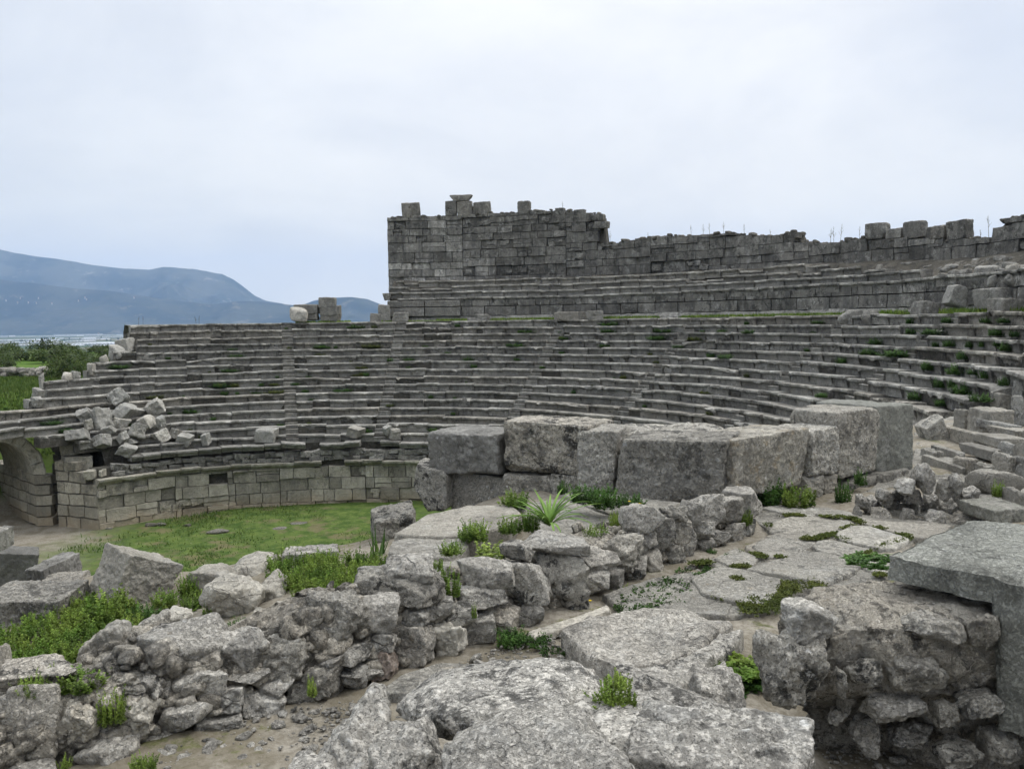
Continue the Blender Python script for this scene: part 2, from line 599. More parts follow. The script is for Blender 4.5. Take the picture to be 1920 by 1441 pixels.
left_px = {0: 245, 1: 243, 2: 257, 3: 257, 4: 213, 5: 180, 6: 163, 7: 82, 8: 88, 9: 55, 10: -200, 11: -200, 12: -200, 13: 78, 14: 150, 15: 230}
right_deg = {0: -26, 1: -26, 2: -26, 3: -25, 4: -20, 5: -17, 6: -16, 7: -13.5, 8: -13, 9: -13, 10: -13, 11: -13, 12: -13, 13: -13, 14: -13, 15: -13}
ROWEND = {}
TLC = th_at_px(196, R0 - 13 * DR, -6)
bank = thing('seating_bank', 'great curved bank of sixteen grey stone seat rows cut by narrow stairs', 'seating', (CX, CY, FLOOR))
steps_mb = [MB() for _ in AISLES]
core = MB()
for i in range(16):
    g = np.random.default_rng(100 + i)
    r, z = rowr(i), rowz(i)
    tl = th_at_px(left_px[i], r, z) if left_px[i] > -100 else math.radians(158)
    tr = math.radians(right_deg[i])
    ROWEND[i] = (tr, tl)
    hw = .33 / r
    cuts = sorted([a for a in AISLES if tr + .05 < a < tl - .05])
    segs, t = [], tr
    for a in cuts:
        segs.append((t, a - hw))
        t = a + hw
    segs.append((t, tl))
    for (a, b) in segs:
        t = a
        mb = MB()
        while t < b - 1e-4:
            w = g.uniform(.7, 2.1) / r
            if t + w > b - .5 / r:
                w = b - t
            gap = g.uniform(.004, .02) / r
            big = g.random()
            lf = th_at_px(330, r, z) if False else None
            kw = dict(chip=g.uniform(.3, 1.8))
            if big < .13:
                kw.update(jr=.09, jz=.05, tilt=g.normal(0, .045), chip=2.6)
            seat_block(mb, r, z, t, t + w - gap, g, **kw)
            t += w
        ob = mb.build('seat_row', M['seat'], (CX, CY, FLOOR), None, True, 40)
        ob.parent = bank
        ob.location = (0, 0, 0)
    for k, a in enumerate(AISLES):
        if a in cuts:
            gg = np.random.default_rng(900 + k * 20 + i)
            lo = np.array([(.02, -.47), (.02, -.27), (.0, -.245), (.01, -.21), (.33, -.215), (.325, -.05), (.315, -.02), (.33, 0), (.72, 0), (.72, -.47)])
            seat_block(steps_mb[k], r, z, a - hw - .001, a + hw + .001, gg, lo, tone=gg.uniform(.95, 1.3), chip=.5, jr=.015)
    # rubble backing under the row
    tt = np.linspace(tr + .004, tl - .006 if i < 10 else tl, 90)
    ra, rb = r + .16, r + DR + .25
    ring = np.stack([cav(ra, tt, z - .12), cav(rb, tt, z - .12), cav(rb, tt, FLOOR), cav(ra, tt, FLOOR)], 1)
    ring[:, 2:, 2] = np.where(tt > TLC, max(-5.2, z - .55) if i < 13 else z - .6, FLOOR - .3)[:, None]
    nn = len(tt)
    idx = np.arange(nn * 4).reshape(nn, 4)
    q = [np.stack([idx[:-1, a], idx[:-1, b], idx[1:, b], idx[1:, a]], -1) for a, b in ((0, 1), (1, 2), (3, 0))]
    q.append(np.array([[0, 3, 2, 1], [nn * 4 - 4, nn * 4 - 3, nn * 4 - 2, nn * 4 - 1]]))
    Vr = ring.reshape(-1, 3)
    core.add(Vr, np.concatenate(q), None, .8)
for k, s in enumerate(steps_mb):
    if s.n:
        o = s.build('stairway', M['seat'], (CX, CY, FLOOR), None, True, 40)
        o.parent = bank
        o.location = (0, 0, 0)
o = core.build('rubble_core', M['core'], (CX, CY, FLOOR), None, False)
o.parent = bank
o.location = (0, 0, 0)


# ------------------------------------------------------------------ masonry of individual blocks on a curve or a line
def box_block(mb, A, B, z0, z1, t, g, tone=None, jit=.02, nseg=4, bev=.03, rough=.03, seed=0):
    """block whose outer (visible) face runs from A to B (xy); t = thickness away from the viewer (normal side)"""
    A, B = np.asarray(A, float)[:2], np.asarray(B, float)[:2]
    L = np.linalg.norm(B - A)
    u = (B - A) / L
    nv = np.array([-u[1], u[0]])
    H = z1 - z0
    nx, nz = max(2, min(8, int(L / .22))), max(2, min(6, int(H / .2)))
    V, Q = cubegrid(nx, 2, nz)
    V = V.copy()
    # bevel: pull the corners in
    P = np.empty_like(V)
    hx, hy, hz = L / 2, t / 2, H / 2
    sx = np.where(np.abs(V[:, 1]) > .99, np.clip(V[:, 0], -1 + bev / hx, 1 - bev / hx), V[:, 0])
    sz = np.where(np.abs(V[:, 1]) > .99, np.clip(V[:, 2], -1 + bev / hz, 1 - bev / hz), V[:, 2])
    d = g.normal(0, jit)
    loc = np.stack([sx * hx + L / 2, V[:, 1] * hy + hy + d, sz * hz + hz], -1)
    W = np.stack([A[0] + u[0] * loc[:, 0] + nv[0] * loc[:, 1], A[1] + u[1] * loc[:, 0] + nv[1] * loc[:, 1], z0 + loc[:, 2]], -1)
    ns = fbm(W * 1.9, 4, 5)
    W[:, :2] += nv[None] * (rough * 1.6 * ns)[:, None]
    W[:, 2] += rough * fbm(W * 2.3 + 20, 3, 6)
    W[:, :2] += u[None] * (rough * fbm(W * 2.1 + 60, 3, 7))[:, None]
    mb.add(W, Q, None, g.uniform(.72, 1.2) if tone is None else tone)


def arc_masonry(mb, rfun, ths, zbot, ztop, thick, g, ch=(.42, .62), bw=(.45, 1.15), jit=.025, gap=.025, tone=None, rag=.5, hole=None):
    """courses of blocks along an arc; ztop(th) gives the broken top edge"""
    if ths[1] - ths[0] > .45:
        k_ = int((ths[1] - ths[0]) / .2)
        ed = np.linspace(ths[0], ths[1], k_ + 1)
        ed[1:-1] += g.uniform(-.05, .05, k_ - 1)
        for a, b in zip(ed[:-1], ed[1:]):
            arc_masonry(mb, rfun, (a, b), zbot - g.uniform(0, .3), ztop, thick, g, ch, bw, jit, gap, tone, rag, hole)
        return
    z = zbot
    t0, t1 = ths
    while True:
        h = g.uniform(*ch)
        t = t0
        any_ = False
        while t < t1 - 1e-4:
            w = g.uniform(*bw) * (h / .5) ** .3 / rfun
            if t + w > t1 - .012:
                w = t1 - t
            tm = t + w / 2
            top = min(ztop(t + w * .15), ztop(tm), ztop(t + w * .85)) if rag < 1 else ztop(tm)
            zt = min(z + h, top)
            if zt > z + .1 and not (hole and hole(tm, z + h / 2)):
                any_ = True
                if zt > top - .2 and top - z < h * 1.4 and top - z > .1:
                    zt = top
                # some courses split into two thin stones
                parts = [(z, zt)]
                if h > .5 and g.random() < .18 and zt - z > .4:
                    k = g.uniform(.35, .65)
                    parts = [(z, z + (zt - z) * k), (z + (zt - z) * k, zt)]
                if g.random() < .13 and zt - z > .3:
                    for q in range(int(g.integers(2, 5))):
                        s_ = g.uniform(.2, .42)
                        V_, Q_ = rock((s_ * g.uniform(1, 1.7), thick, s_), 6, int(g.integers(1e5)), 'block', amp=.08, rough=.02)
                        tq = t + w * g.uniform(.1, .9)
                        p_ = cav(rfun + thick / 2 + g.uniform(-.01, .06), tq, z + (zt - z) * g.uniform(.2, .8))
                        mb.add(V_ @ rot(0, g.normal(0, .1), tq - PI / 2).T + p_, Q_, None, g.uniform(.75, 1.3))
                    A = cav(rfun + .12, t + w, 0)
                    B = cav(rfun + .12, t, 0)
                    box_block(mb, A, B, z, zt, thick, g, jit=.01, tone=.7)
                    parts = []
                for a, b in parts:
                    A = cav(rfun, t + w - gap / rfun * g.uniform(.3, 1.3) / 2, 0)
                    B = cav(rfun, t + gap / rfun / 2, 0)
                    box_block(mb, A, B, a + gap * .4 * g.uniform(.3, 1.2), b - gap * .4 * g.uniform(0, 1), thick, g, jit=jit, bev=.016, tone=None if tone is None else tone(tm, (a + b) / 2, g))
            t += w
        z += h
        if not any_ or z > 14:
            break


# orchestra wall --------------------------------------------------
ow = thing('orchestra_wall', 'pale ashlar wall with broken cornice around the grassy orchestra floor', 'wall', (CX, CY, FLOOR))
RP = rowr(16) - .12
TL = th_at_px(186, RP, FLOOR)
TR = math.radians(-10)


def sub(mb, name, m, parent, **k):
    o = mb.build(name, m, tuple(parent.location), None, **k)
    o.parent = parent
    o.location = (0, 0, 0)
    return o


g = np.random.default_rng(5)
mb = MB()
ztp = -7.95
hole_c = [(th_at_px(412, RP, -8.2), .030, -8.35, .25)]


def hole(t, z):
    return any(abs(t - c) < w and abs(z - zz) < hh + .15 for c, w, zz, hh in hole_c)


arc_masonry(mb, RP, (TR, TL), FLOOR - .15, lambda t: ztp, .5, g, ch=(.5, .68), bw=(.55, 1.25), jit=.05, gap=.006, hole=hole, tone=lambda t, z, g: g.choice([g.uniform(.8, 1.1), g.uniform(.55, .8), g.uniform(1.05, 1.25)], p=[.6, .2, .2]))
sub(mb, 'ashlar_course', M['pod'], ow, smooth=True, sharp=40)
mb = MB()
t = TR
COR = np.array([(.06, -.34), (.0, -.26), (-.04, -.2), (-.16, -.16), (-.20, -.1), (-.21, -.02), (-.19, 0.), (.05, .01), (.5, .0), (.5, -.34)])
while t < TL:
    w = g.uniform(.8, 1.8) / 17
    tm = t + w / 2
    skip = any(abs(tm - th_at_px(x, RP, -7.6)) < ww for x, ww in ((610, .03), (560, .018)))
    if not skip:
        seat_block(mb, RP, -7.62, t, min(t + w - .001, TL), g, COR, chip=1.8, jr=.04, jz=.03, tone=g.uniform(.8, 1.2))
    t += w
sub(mb, 'cornice', M['pod'], ow, smooth=True, sharp=24)
mb = MB()
for lay, zl in enumerate((-7.5, -7.22)):
    t = TR
    while t < TL - .08:
        w_ = g.uniform(.25, .95)
        hh = g.uniform(.2, .36)
        V, Q = rock((w_, .5, hh), 7, int(g.integers(1e5)), 'block', amp=.07, rough=.03)
        tm = t + w_ / 34
        p_ = cav(RP + .28 + g.uniform(-.06, .14), tm, zl + g.uniform(-.03, .04))
        mb.add(V @ rot(g.normal(0, .06), g.normal(0, .08), tm - PI / 2 + g.normal(0, .08)).T + p_, Q, None, g.uniform(.7, 1.25))
        t += w_ / 17
sub(mb, 'rubble_course', M['seat'], ow, smooth=True, sharp=40)
mb = MB()
t = TR
TP = th_at_px(248, RP, -6.9)
while t < TP:
    w = g.uniform(.6, 1.5) / 17
    tm = t + w / 2
    pxm = px(cav(RP, tm, -6.7))[0]
    kw = dict(jr=.04, jz=.03)
    if 540 < pxm < 760:
        kw = dict(jr=.12, jz=.06, tilt=g.normal(0, .06))
    if not (575 < pxm < 596 or 690 < pxm < 706):
        seat_block(mb, RP - .05, rowz(16) + .02, t, min(t + w - .002, TP), g, np.array([(.10, -.30), (.06, -.2), (.0, -.15), (-.05, -.1), (-.05, -.02), (.0, 0), (.3, 0), (.72, 0), (.72, -.3)]), chip=1., **kw)
    t += w
sub(mb, 'parapet_course', M['seat'], ow, smooth=True, sharp=40)
# core behind the wall
mb = MB()
tt = np.linspace(TR, TL - .01, 80)
ring = np.stack([cav(RP + .35, tt, -7.15), cav(RP + 1.2, tt, -7.15), cav(RP + 1.2, tt, FLOOR - .3), cav(RP + .35, tt, FLOOR - .3)], 1)
ring[:, :, :] += (fbm(ring.reshape(-1, 3) * 1.5, 3, 4) * .08).reshape(len(tt), 4, 1)
idx = np.arange(len(tt) * 4).reshape(-1, 4)
q = [np.stack([idx[:-1, a], idx[:-1, b], idx[1:, b], idx[1:, a]], -1) for a, b in ((0, 1), (1, 2), (3, 0))]
mb.add(ring.reshape(-1, 3), np.concatenate(q), None, .75)
sub(mb, 'rubble_core', M['core'], ow, smooth=False)
# return wall at the passage (from the corner back to the left)
mb = MB()
c0 = cav(RP, TL, 0)[:2]
c1 = at_z(109, 983, FLOOR)[:2]
u = (c1 - c0) / np.linalg.norm(c1 - c0)
Lr = np.linalg.norm(c1 - c0)
z = FLOOR - .15
for cj, h in enumerate((.62, .6, .62, .58, .56, .5)):
    lim = [0, 0, 0, 0, .7, 1.3][cj]
    s = lim
    first = True
    while s < Lr:
        w = min(g.uniform(.8, 1.3), Lr - s)
        if Lr - s - w < .35:
            w = Lr - s
        A, B = c0 + u * (s + w - .015), c0 + u * (s + .012)
        box_block(mb, A, B, z + .008, z + h - .008, .8, g, jit=.012)
        s += w
    z += h
sub(mb, 'return_wall', M['pod'], ow, smooth=True, sharp=40)
# corner tower blocks above the return wall are loose-laid on it
mb = MB()

# arched passage ---------------------------------------------------
J = at_z(70, 981, FLOOR)
ap = thing('arched_passage', 'stone arch over a vaulted passage beside the orchestra, dark inside', 'arch', (J[0], J[1], FLOOR))
RA = 1.78
ux = np.array([-1., -.10])
ux /= np.linalg.norm(ux)       # along the arch face, to the left
nin = np.array([ux[1], -ux[0]])  # into the vault (away from viewer)
if nin[1] < 0:
    nin = -nin
nin = np.array([-.74, .67])
zs = FLOOR + 2.55
J2 = J[:2] + ux * .02
mb = MB()
for (ro, ri, dz_, y0, y1) in ((RA + .62, RA, 0, 0, .55),):
    nv = 11
    for k in range(nv):
        a0, a1 = PI * k / nv + .004, PI * (k + 1) / nv - .004
        aa = np.linspace(a0, a1, 6)
        cen = J2 + ux * RA
        rows = []
        for a in aa:
            for (rr_, dd) in ((ri, .9), (ri, .02), (ri + .12, 0), (ro - .22, 0.), (ro - .19, -.06), (ro - .03, -.09), (ro, -.02), (ro, .9)):
                w = cen - ux * rr_ * math.cos(a) + (nin if dd > 0 else np.array([0, 1.])) * dd
                rows.append((w[0], w[1], zs + rr_ * math.sin(a)))
        m_ = 8
        idx = np.arange(len(aa) * m_).reshape(len(aa), m_)
        q = [np.stack([idx[:-1, j], idx[:-1, (j + 1) % m_], idx[1:, (j + 1) % m_], idx[1:, j]], -1) for j in range(m_)]
        q.append(np.array([[0, 1, 6, 7], [1, 2, 5, 6], [2, 3, 4, 5]]))
        e = (len(aa) - 1) * m_
        q.append(np.array([[7, 6, 1, 0], [6, 5, 2, 1], [5, 4, 3, 2]]) + e)
        Vv = np.array(rows)
        Vv += .02 * fbm(Vv * 2, 3, 2)[:, None] + g.normal(0, .012, 3)[None]
        mb.add(Vv, np.concatenate(q), None, g.uniform(1., 1.3))
sub(mb, 'voussoir_ring', M['pod'], ap, smooth=True, sharp=35)
mb = MB()
# right jamb and inner side wall of the passage (in the direction nin)
z = FLOOR - .15
for cj, h in enumerate((.5, .56, .56, .56, .54)):
    s = 0.
    while s < 9:
        w = g.uniform(.9, 1.5)
        A, B = J2 + nin * (s + w - .015), J2 + nin * s
        box_block(mb, A, B, z + .008, z + h - .008, .7, g, jit=.012)
        s += w
    # front of the jamb
    box_block(mb, J2 + np.array([-.0, -.03]), J2 + np.array([.85 - .1 * (cj % 2), .06]), z + .008, z + h - .008, .7, g, jit=.012)
    z += h
sub(mb, 'side_wall', M['pod'], ap, smooth=True, sharp=40)
# barrel vault
mb = MB()
aa = np.linspace(0, PI, 24)
cen = J2 + ux * RA
ss = np.linspace(.3, 5, 10)
Vv = np.array([[*(cen - ux * (RA + .04) * math.cos(a) + nin * s), zs - .02 + (RA + .04) * math.sin(a)] for s in ss for a in aa])
Vv += .02 * fbm(Vv * 2, 3, 2)[:, None]
idx = np.arange(len(Vv)).reshape(len(ss), len(aa))
mb.add(Vv, np.stack([idx[:-1, :-1], idx[:-1, 1:], idx[1:, 1:], idx[1:, :-1]], -1).reshape(-1, 4), None, .9)
J3 = J2 + ux * 2 * RA
Vw = np.array([[*(J3 + nin * s), zz] for s in (.1, 9) for zz in (FLOOR - .3, zs)])
mb.add(Vw, [[0, 1, 3, 2]])
sub(mb, 'barrel_vault', M['pod'], ap, smooth=True)
# packing between the arch ring and the seat rows, right of the arch
mb = MB()
for k in range(26):
    zz = FLOOR + .2 + k % 9 * .52
    bx = J2 + np.array([.95 + (k // 9) * .35, .55 + g.uniform(0, .3)])
    V, Q = rock((g.uniform(.4, .75), .6, g.uniform(.35, .55)), 8, 300 + k, 'block', amp=.03, rough=.02)
    mb.add(V + np.array([bx[0], bx[1], zz]), Q, None, g.uniform(.6, 1.1))
sub(mb, 'rubble_packing', M['core'], ap, smooth=True)

# upper tier -------------------------------------------------------
RU = R0 + 1.55
TUL = th_at_px(728, RU, .8)
TUR = math.radians(-24)
ut = thing('upper_tier', 'dark podium wall with a few upper seat rows above the walkway', 'seating', (CX, CY, 0))
g = np.random.default_rng(11)
mb = MB()
WALKP = np.array([(.0, -.25), (-.05, -.1), (-.05, .0), (.6, .02), (.6, -.25)])
tt = np.linspace(math.radians(-26), th_at_px(245, R0, Z0), 140)
# walkway behind the top row
ring = np.stack([cav(R0 + .55, tt, Z0 - .02), cav(R0 + 1.7, tt, Z0 + .02), cav(R0 + 2.2, tt, Z0 - .5), cav(R0 + 2.2, tt, -3.)], 1)
idx = np.arange(len(tt) * 4).reshape(-1, 4)
q = [np.stack([idx[:-1, a], idx[:-1, b], idx[1:, b], idx[1:, a]], -1) for a, b in ((0, 1), (1, 2), (2, 3))]
mb.add(ring.reshape(-1, 3), np.concatenate(q), None, 1.1)
sub(mb, 'walkway', M['seat'], ut, smooth=False)
mb = MB()
t = TUR
BASEP = np.array([(.1, -.05), (-.16, -.05), (-.16, .1), (-.08, .2), (-.02, .3), (.0, .34), (.1, .34)])
while t < TUL:
    w = min(g.uniform(1.3, 2.4) / RU, TUL - t)
    if TUL - t - w < .02:
        w = TUL - t
    seat_block(mb, RU, Z0, t, t + w - .001, g, BASEP, chip=.4, jr=.01, jz=.01, tone=g.uniform(1.2, 1.45))
    t += w
sub(mb, 'base_moulding', M['seat'], ut, smooth=True, sharp=40)
mb = MB()
for z0, z1, bw in ((Z0 + .33, Z0 + .98, (1., 2.4)), (Z0 + .98, Z0 + 1.4, (.8, 1.9))):
    t = TUR
    while t < TUL:
        w = min(g.uniform(*bw) / RU, TUL - t)
        if TUL - t - w < .02:
            w = TUL - t
        A, B = cav(RU, t + w - .0005, 0), cav(RU, t + .0004, 0)
        box_block(mb, A, B, z0 + .006, z1 - .006, .5, g, jit=.012, bev=.02)
        t += w
sub(mb, 'podium_wall', M['wall'], ut, smooth=True, sharp=40)
# corner pilaster at the left end
mb = MB()
TP2 = th_at_px(865, RU, .8)
for z0, z1 in ((Z0 + .34, Z0 + .98), (Z0 + .985, Z0 + 1.42)):
    ts = np.linspace(TP2, TUL, 3)
    for a, b in zip(ts[:-1], ts[1:]):
        box_block(mb, cav(RU - .14, b - .0004, 0), cav(RU - .14, a + .0004, 0), z0 + .004, z1 - .006, .3, g, jit=.008, tone=g.uniform(.95, 1.15))
sub(mb, 'pilaster', M['wall'], ut, smooth=True, sharp=40)
for k in range(4):
    mb = MB()
    r, z = RU + .0 + k * .62 - .06, Z0 + 1.62 + .42 * k
    ta = math.radians([-24, 16, 22, 30][k])
    t = ta
    te = TUL - [0, 0, .0, .012][k]
    while t < te:
        w = min(g.uniform(.8, 2.1) / r, te - t)
        if te - t - w < .02:
            w = te - t
        bad = g.random() < [0.02, .08, .15, .2][k]
        seat_block(mb, r + .12 * bad, z - .16 * bad, t, t + w - .0006, g, chip=1.2, jr=.025, jz=.015)
        t += w
    sub(mb, 'seat_row', M['seat'], ut, smooth=True, sharp=40)
# earth/rubble backing of the upper rows
mb = MB()
tt = np.linspace(TUR, TUL - .004, 120)
prof = [(.3, 1.2), (.75, 1.55), (1.35, 1.95), (2.0, 2.4), (2.7, 2.85), (4.2, 3.1), (4.2, -3)]
ring = np.stack([cav(RU + a, tt, Z0 + b) for a, b in prof], 1)
ring[:, 2:6, 2] -= (sstep(tt, math.radians(38), math.radians(14))[:, None] * np.array([.3, .45, .45, .3])[None])
ring[:, 1:6, 2] += (.14 * fbm(ring[:, 1:6].reshape(-1, 3) * .9, 4, 77)).reshape(len(tt), 5)
idx = np.arange(len(tt) * 7).reshape(-1, 7)
q = [np.stack([idx[:-1, a], idx[:-1, a + 1], idx[1:, a + 1], idx[1:, a]], -1) for a in range(6)]
mb.add(ring.reshape(-1, 3), np.concatenate(q), [[idx[-1, 0], idx[-1, k + 1], idx[-1, k]] for k in range(1, 6)], .85)
sub(mb, 'rubble_core', M['core'], ut, smooth=False)

# outer wall ---------------------------------------------------------
RW = RU + 3.5
TWL = th_at_px(727, RW, 5.)
prof_px = [(725, 408), (790, 406), (833, 405), (920, 398), (960, 399), (1000, 394), (1040, 393), (1085, 396), (1128, 402), (1131, 425), (1132, 455), (1160, 454), (1200, 446), (1250, 441), (1300, 441),
           (1345, 438), (1380, 437), (1410, 441), (1440, 441), (1462, 440), (1466, 434), (1490, 434), (1494, 451), (1530, 455), (1560, 455), (1590, 450), (1620, 446), (1720, 444), (1770, 446), (1812, 448), (1850, 446), (1870, 420), (1884, 406), (1925, 404), (2100, 404)]
tab = []
for t in np.radians(np.linspace(-24, math.degrees(TWL) + .4, 700)):
    p = cav(RW, t, 5.)
    x = px(p)[0]
    y = np.interp(x, [a for a, b in prof_px], [b for a, b in prof_px])
    tab.append((t, at_d(x, y, p[1])[2]))
tab = np.array(tab)


def wtop(t):
    return float(np.interp(t, tab[:, 0], tab[:, 1]))


oww = thing('outer_wall', 'tall ruined dark grey block wall with broken top behind the upper seats', 'wall', (CX, CY, 1.))
g = np.random.default_rng(23)


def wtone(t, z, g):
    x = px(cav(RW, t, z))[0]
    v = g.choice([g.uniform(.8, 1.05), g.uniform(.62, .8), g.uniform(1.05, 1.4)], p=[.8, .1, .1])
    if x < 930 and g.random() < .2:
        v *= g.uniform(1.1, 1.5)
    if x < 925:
        v *= 1.18  # left section lightened all over: partly pale lichen, partly brighter light painted in
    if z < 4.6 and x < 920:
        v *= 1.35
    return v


mb = MB()
# lower smooth part of the left section projects like old courses
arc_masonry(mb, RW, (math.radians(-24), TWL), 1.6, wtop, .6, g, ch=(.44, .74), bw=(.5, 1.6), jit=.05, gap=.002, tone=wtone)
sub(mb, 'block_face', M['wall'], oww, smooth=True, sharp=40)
mb = MB()
tt = np.linspace(math.radians(-24), TWL - .002, 260)
zt = np.array([wtop(t) for t in tt]) - .12
ring = np.stack([cav(RW + .3, tt, 0), cav(RW + .3, tt, zt), cav(RW + 1.15, tt, zt - .05), cav(RW + 1.15, tt, 0)], 1)
idx = np.arange(len(tt) * 4).reshape(-1, 4)
q = [np.stack([idx[:-1, a], idx[:-1, a + 1], idx[1:, a + 1], idx[1:, a]], -1) for a in range(3)]
q.append(idx[-1:][:, ::-1])
mb.add(ring.reshape(-1, 3), np.concatenate(q), None, .8)
for k, t in enumerate(np.linspace(math.radians(5), TWL - .01, 330)):  # ragged stones along the broken top
    if g.random() < .75:
        s = g.uniform(.15, .42)
        V, Q = rock((s * g.uniform(.9, 1.6), s, s * g.uniform(.5, .9)), 5, 2000 + k, amp=.06, rough=.01)
        p = cav(RW + g.uniform(.15, .9), t, wtop(t) - .05 + g.uniform(-.05, .08))
        mb.add(V @ rot(0, 0, t).T + p, Q, None, g.uniform(.8, 1.3))
sub(mb, 'rubble_core', M['core'], oww, smooth=True)


def wall_block(name, x0, y0, x1, y1, seed, rr=RW, dt=.6, cap=False, tone=1.):
    p0 = cav(rr, 0, 0)
    ta, tb = th_at_px(x0, rr, 5, -15, 110), th_at_px(x1, rr, 5, -15, 110)
    tm = (ta + tb) / 2
    A, B = cav(rr, ta, 0), cav(rr, tb, 0)
    d = (A[1] + B[1]) / 2
    z1, z0 = at_d((x0 + x1) / 2, y0, d)[2], at_d((x0 + x1) / 2, y1, d)[2]
    L = np.linalg.norm(A - B)
    V, Q = rock((L, dt, z1 - z0 + .06), 6, seed, 'block', amp=.02, rough=.012)
    if cap:
        s = .62 + .38 * sstep(V[:, 2], -(z1 - z0) / 2, (z1 - z0) / 2)
        V[:, 0] *= s
    ang = math.atan2(B[1] - A[1], B[0] - A[0])
    V = V @ rot(0, 0, ang).T + np.array([(A[0] + B[0]) / 2, (A[1] + B[1]) / 2, (z0 + z1) / 2]) + np.array([math.cos(tm), math.sin(tm), 0]) * dt / 2
    m_ = MB()
    m_.add(V, Q, None, tone)
    o = m_.build(name, M['wall'], tuple(oww.location), None, True, 40)
    o.parent = oww
    o.location = (0, 0, 0)
    return o


for k, b in enumerate([(754, 378, 791, 408), (836, 377, 857, 406), (857, 377, 887, 406), (887, 378, 921, 400), (971, 377, 993, 400), (1620, 419, 1657, 449), (1660, 429, 1690, 446),
                       (1692, 415, 1725, 446), (1735, 424, 1771, 448), (1772, 414, 1811, 448), (1735, 447, 1770, 462), (1040, 390, 1057, 397), (1075, 393, 1095, 400)]):
    wall_block('merlon', *b, 500 + k, tone=1.1 if k < 4 else .95)
wall_block('capstone', 844, 365, 887, 377, 520, cap=True, tone=1.3)
wall_block('projecting_stone', 1108, 402, 1131, 413, 521, rr=RW - .12)
wall_block('projecting_stone', 1113, 415, 1140, 427, 522, rr=RW - .12)
# bracket stone at the left foot of the wall
o = wall_block('bracket', 714, 550, 731, 562, 523, rr=RU + .2, cap=True)


# ------------------------------------------------------------------ terrain
def ground_z(x, y):
    rc = np.hypot(x - CX, y - CY)
    z = np.full_like(x, FLOOR)
    # foreground terrace
    wx = np.interp(y, [4.4, 4.7, 4.95, 5.35, 5.84, 6.6, 7.6, 8.9, 10.2, 10.5], [-3.2, -2.95, -2.47, -1.97, -1.23, -.43, .6, 1.7, 3.02, 3.4])
    behind = sstep(wx - x, .1, .8)                      # left of the rubble wall
    terr = -2.72 - behind * (.16 + .5 * sstep(-x, .5, 5) + .9 * sstep(-x, 5.5, 9))
    terr = terr - .22 * sstep(x, 1.6, 2.2) * sstep(y, 6.2, 5.4)
    terr = terr + .3 * behind * sstep(x, -1.2, .6)
    ye = np.interp(x, [-12, -4, -1.5, 0, 3.5, 6, 7.5, 12, 20], [10., 10.8, 11.2, 12.5, 12.2, 14.5, 18., 21, 21])
    fall = np.interp(x, [-10, 4, 9, 15], [9., 7., 12., 14.])
    k = sstep(y, ye, ye + fall)
    z = terr * (1 - k) + z * k
    # outside the theatre, left hill
    hill = np.interp(y, [35, 46, 52, 63, 118, 150, 260, 450], [-9, -7, -4.1, -3.6, -3.6, -9, -32, -60.])
    lx = np.interp(y, [40, 50, 60], [-26.5, -24.5, -21.])
    o = sstep(rc, 22., 25.5) * (y > 20) * np.maximum(sstep(y, 42, 50), sstep(rc, 25, 28))
    z = np.where((y > 20) & (rc > 21), z * (1 - o) + hill * o, z)
    z = np.where((x > 0) & (rc > 26) & (y > 18) & (y < 110), np.minimum(z, -1.5), z)
    far = sstep(y, 110, 140)
    z = z * (1 - far) + hill * far
    # far plain everywhere beyond 450 m
    r = np.hypot(x, y)
    bk = sstep(r, 120, 450)
    z = np.where(y <= 110, z * (1 - bk) - 60. * bk, z)
    z = z + np.where(y < -1, np.interp(-y, [1, 6], [0, .0]), 0)
    return z


def gz(x, y):
    return float(ground_z(np.array([float(x)]), np.array([float(y)]))[0])


def ground_d(x, y):
    r = ray(x, y)
    d = 5.
    while d < 40:
        if r[2] / r[1] * d < gz(r[0] / r[1] * d, d):
            break
        d *= 1.004
    return d


# ------------------------------------------------------------------ loose stones placed by photo box and depth
def place(name, box, d, t, label, cat, m='fallen', kind='block', seed=None, group=None, n=12, ry=0., rx=0., rz=0., amp=.04, rough=.015, sink=.03, tone=1., K=13, parent=None, fitr=True, p=14, cell=.02, hmin=None):
    x0, y0, x1, y1 = box
    xm = (x0 + x1) / 2
    pb = at_d(xm, y1, d)
    pt = at_d(xm, y0, d + (.92 if kind == 'block' else .72) * t)
    H = max((.3 if hmin is None else hmin) * min(t, (x1 - x0) * d / F), pt[2] - pb[2]) + sink
    W = (x1 - x0) * (d + .3 * t) / F
    seed = seed if seed is not None else int(x0 * 7 + y0 * 13 + x1)
    rm = rot(rx, ry, rz) if (rx or ry or rz) else None
    V, Q = rock((W, t, H), n, seed, kind, amp, rough, rm, K=K, p=p, cell=cell)
    pc = at_d(xm, y1, d + .3 * t)
    c = np.array([pc[0], d + t / 2, pb[2] - sink])
    V = V + np.array([0, 0, H / 2])
    for _ in range(3):   # settle width and height on the intended real size
        X_, Y_ = pxv(V + c)
        dm_ = d + t * .5
        V[:, 0] *= np.clip((x1 - x0) / (X_.max() - X_.min()), .6, 1.5)
        ht = V[:, 2].max()
        V[:, 2] *= np.clip((ht - (y0 - Y_.min()) * dm_ / F) / ht, .55, 1.6)
        X_, Y_ = pxv(V + c)
        c[0] += ((x0 + x1) / 2 - (X_.max() + X_.min()) / 2) * dm_ / F
    tn = tone * (1 + .0 * V[:, 0])
    if parent is not None:
        o = make_mesh(name, V + c - np.array(parent.location), [Q], M[m], (0, 0, 0), parent, True, tn, 45 if kind == 'block' else 60)
        return o
    o = make_mesh(name, V, [Q], M[m], tuple(c), None, True, tn, 45 if kind == 'block' else 60)
    return tag(o, label, cat, group)


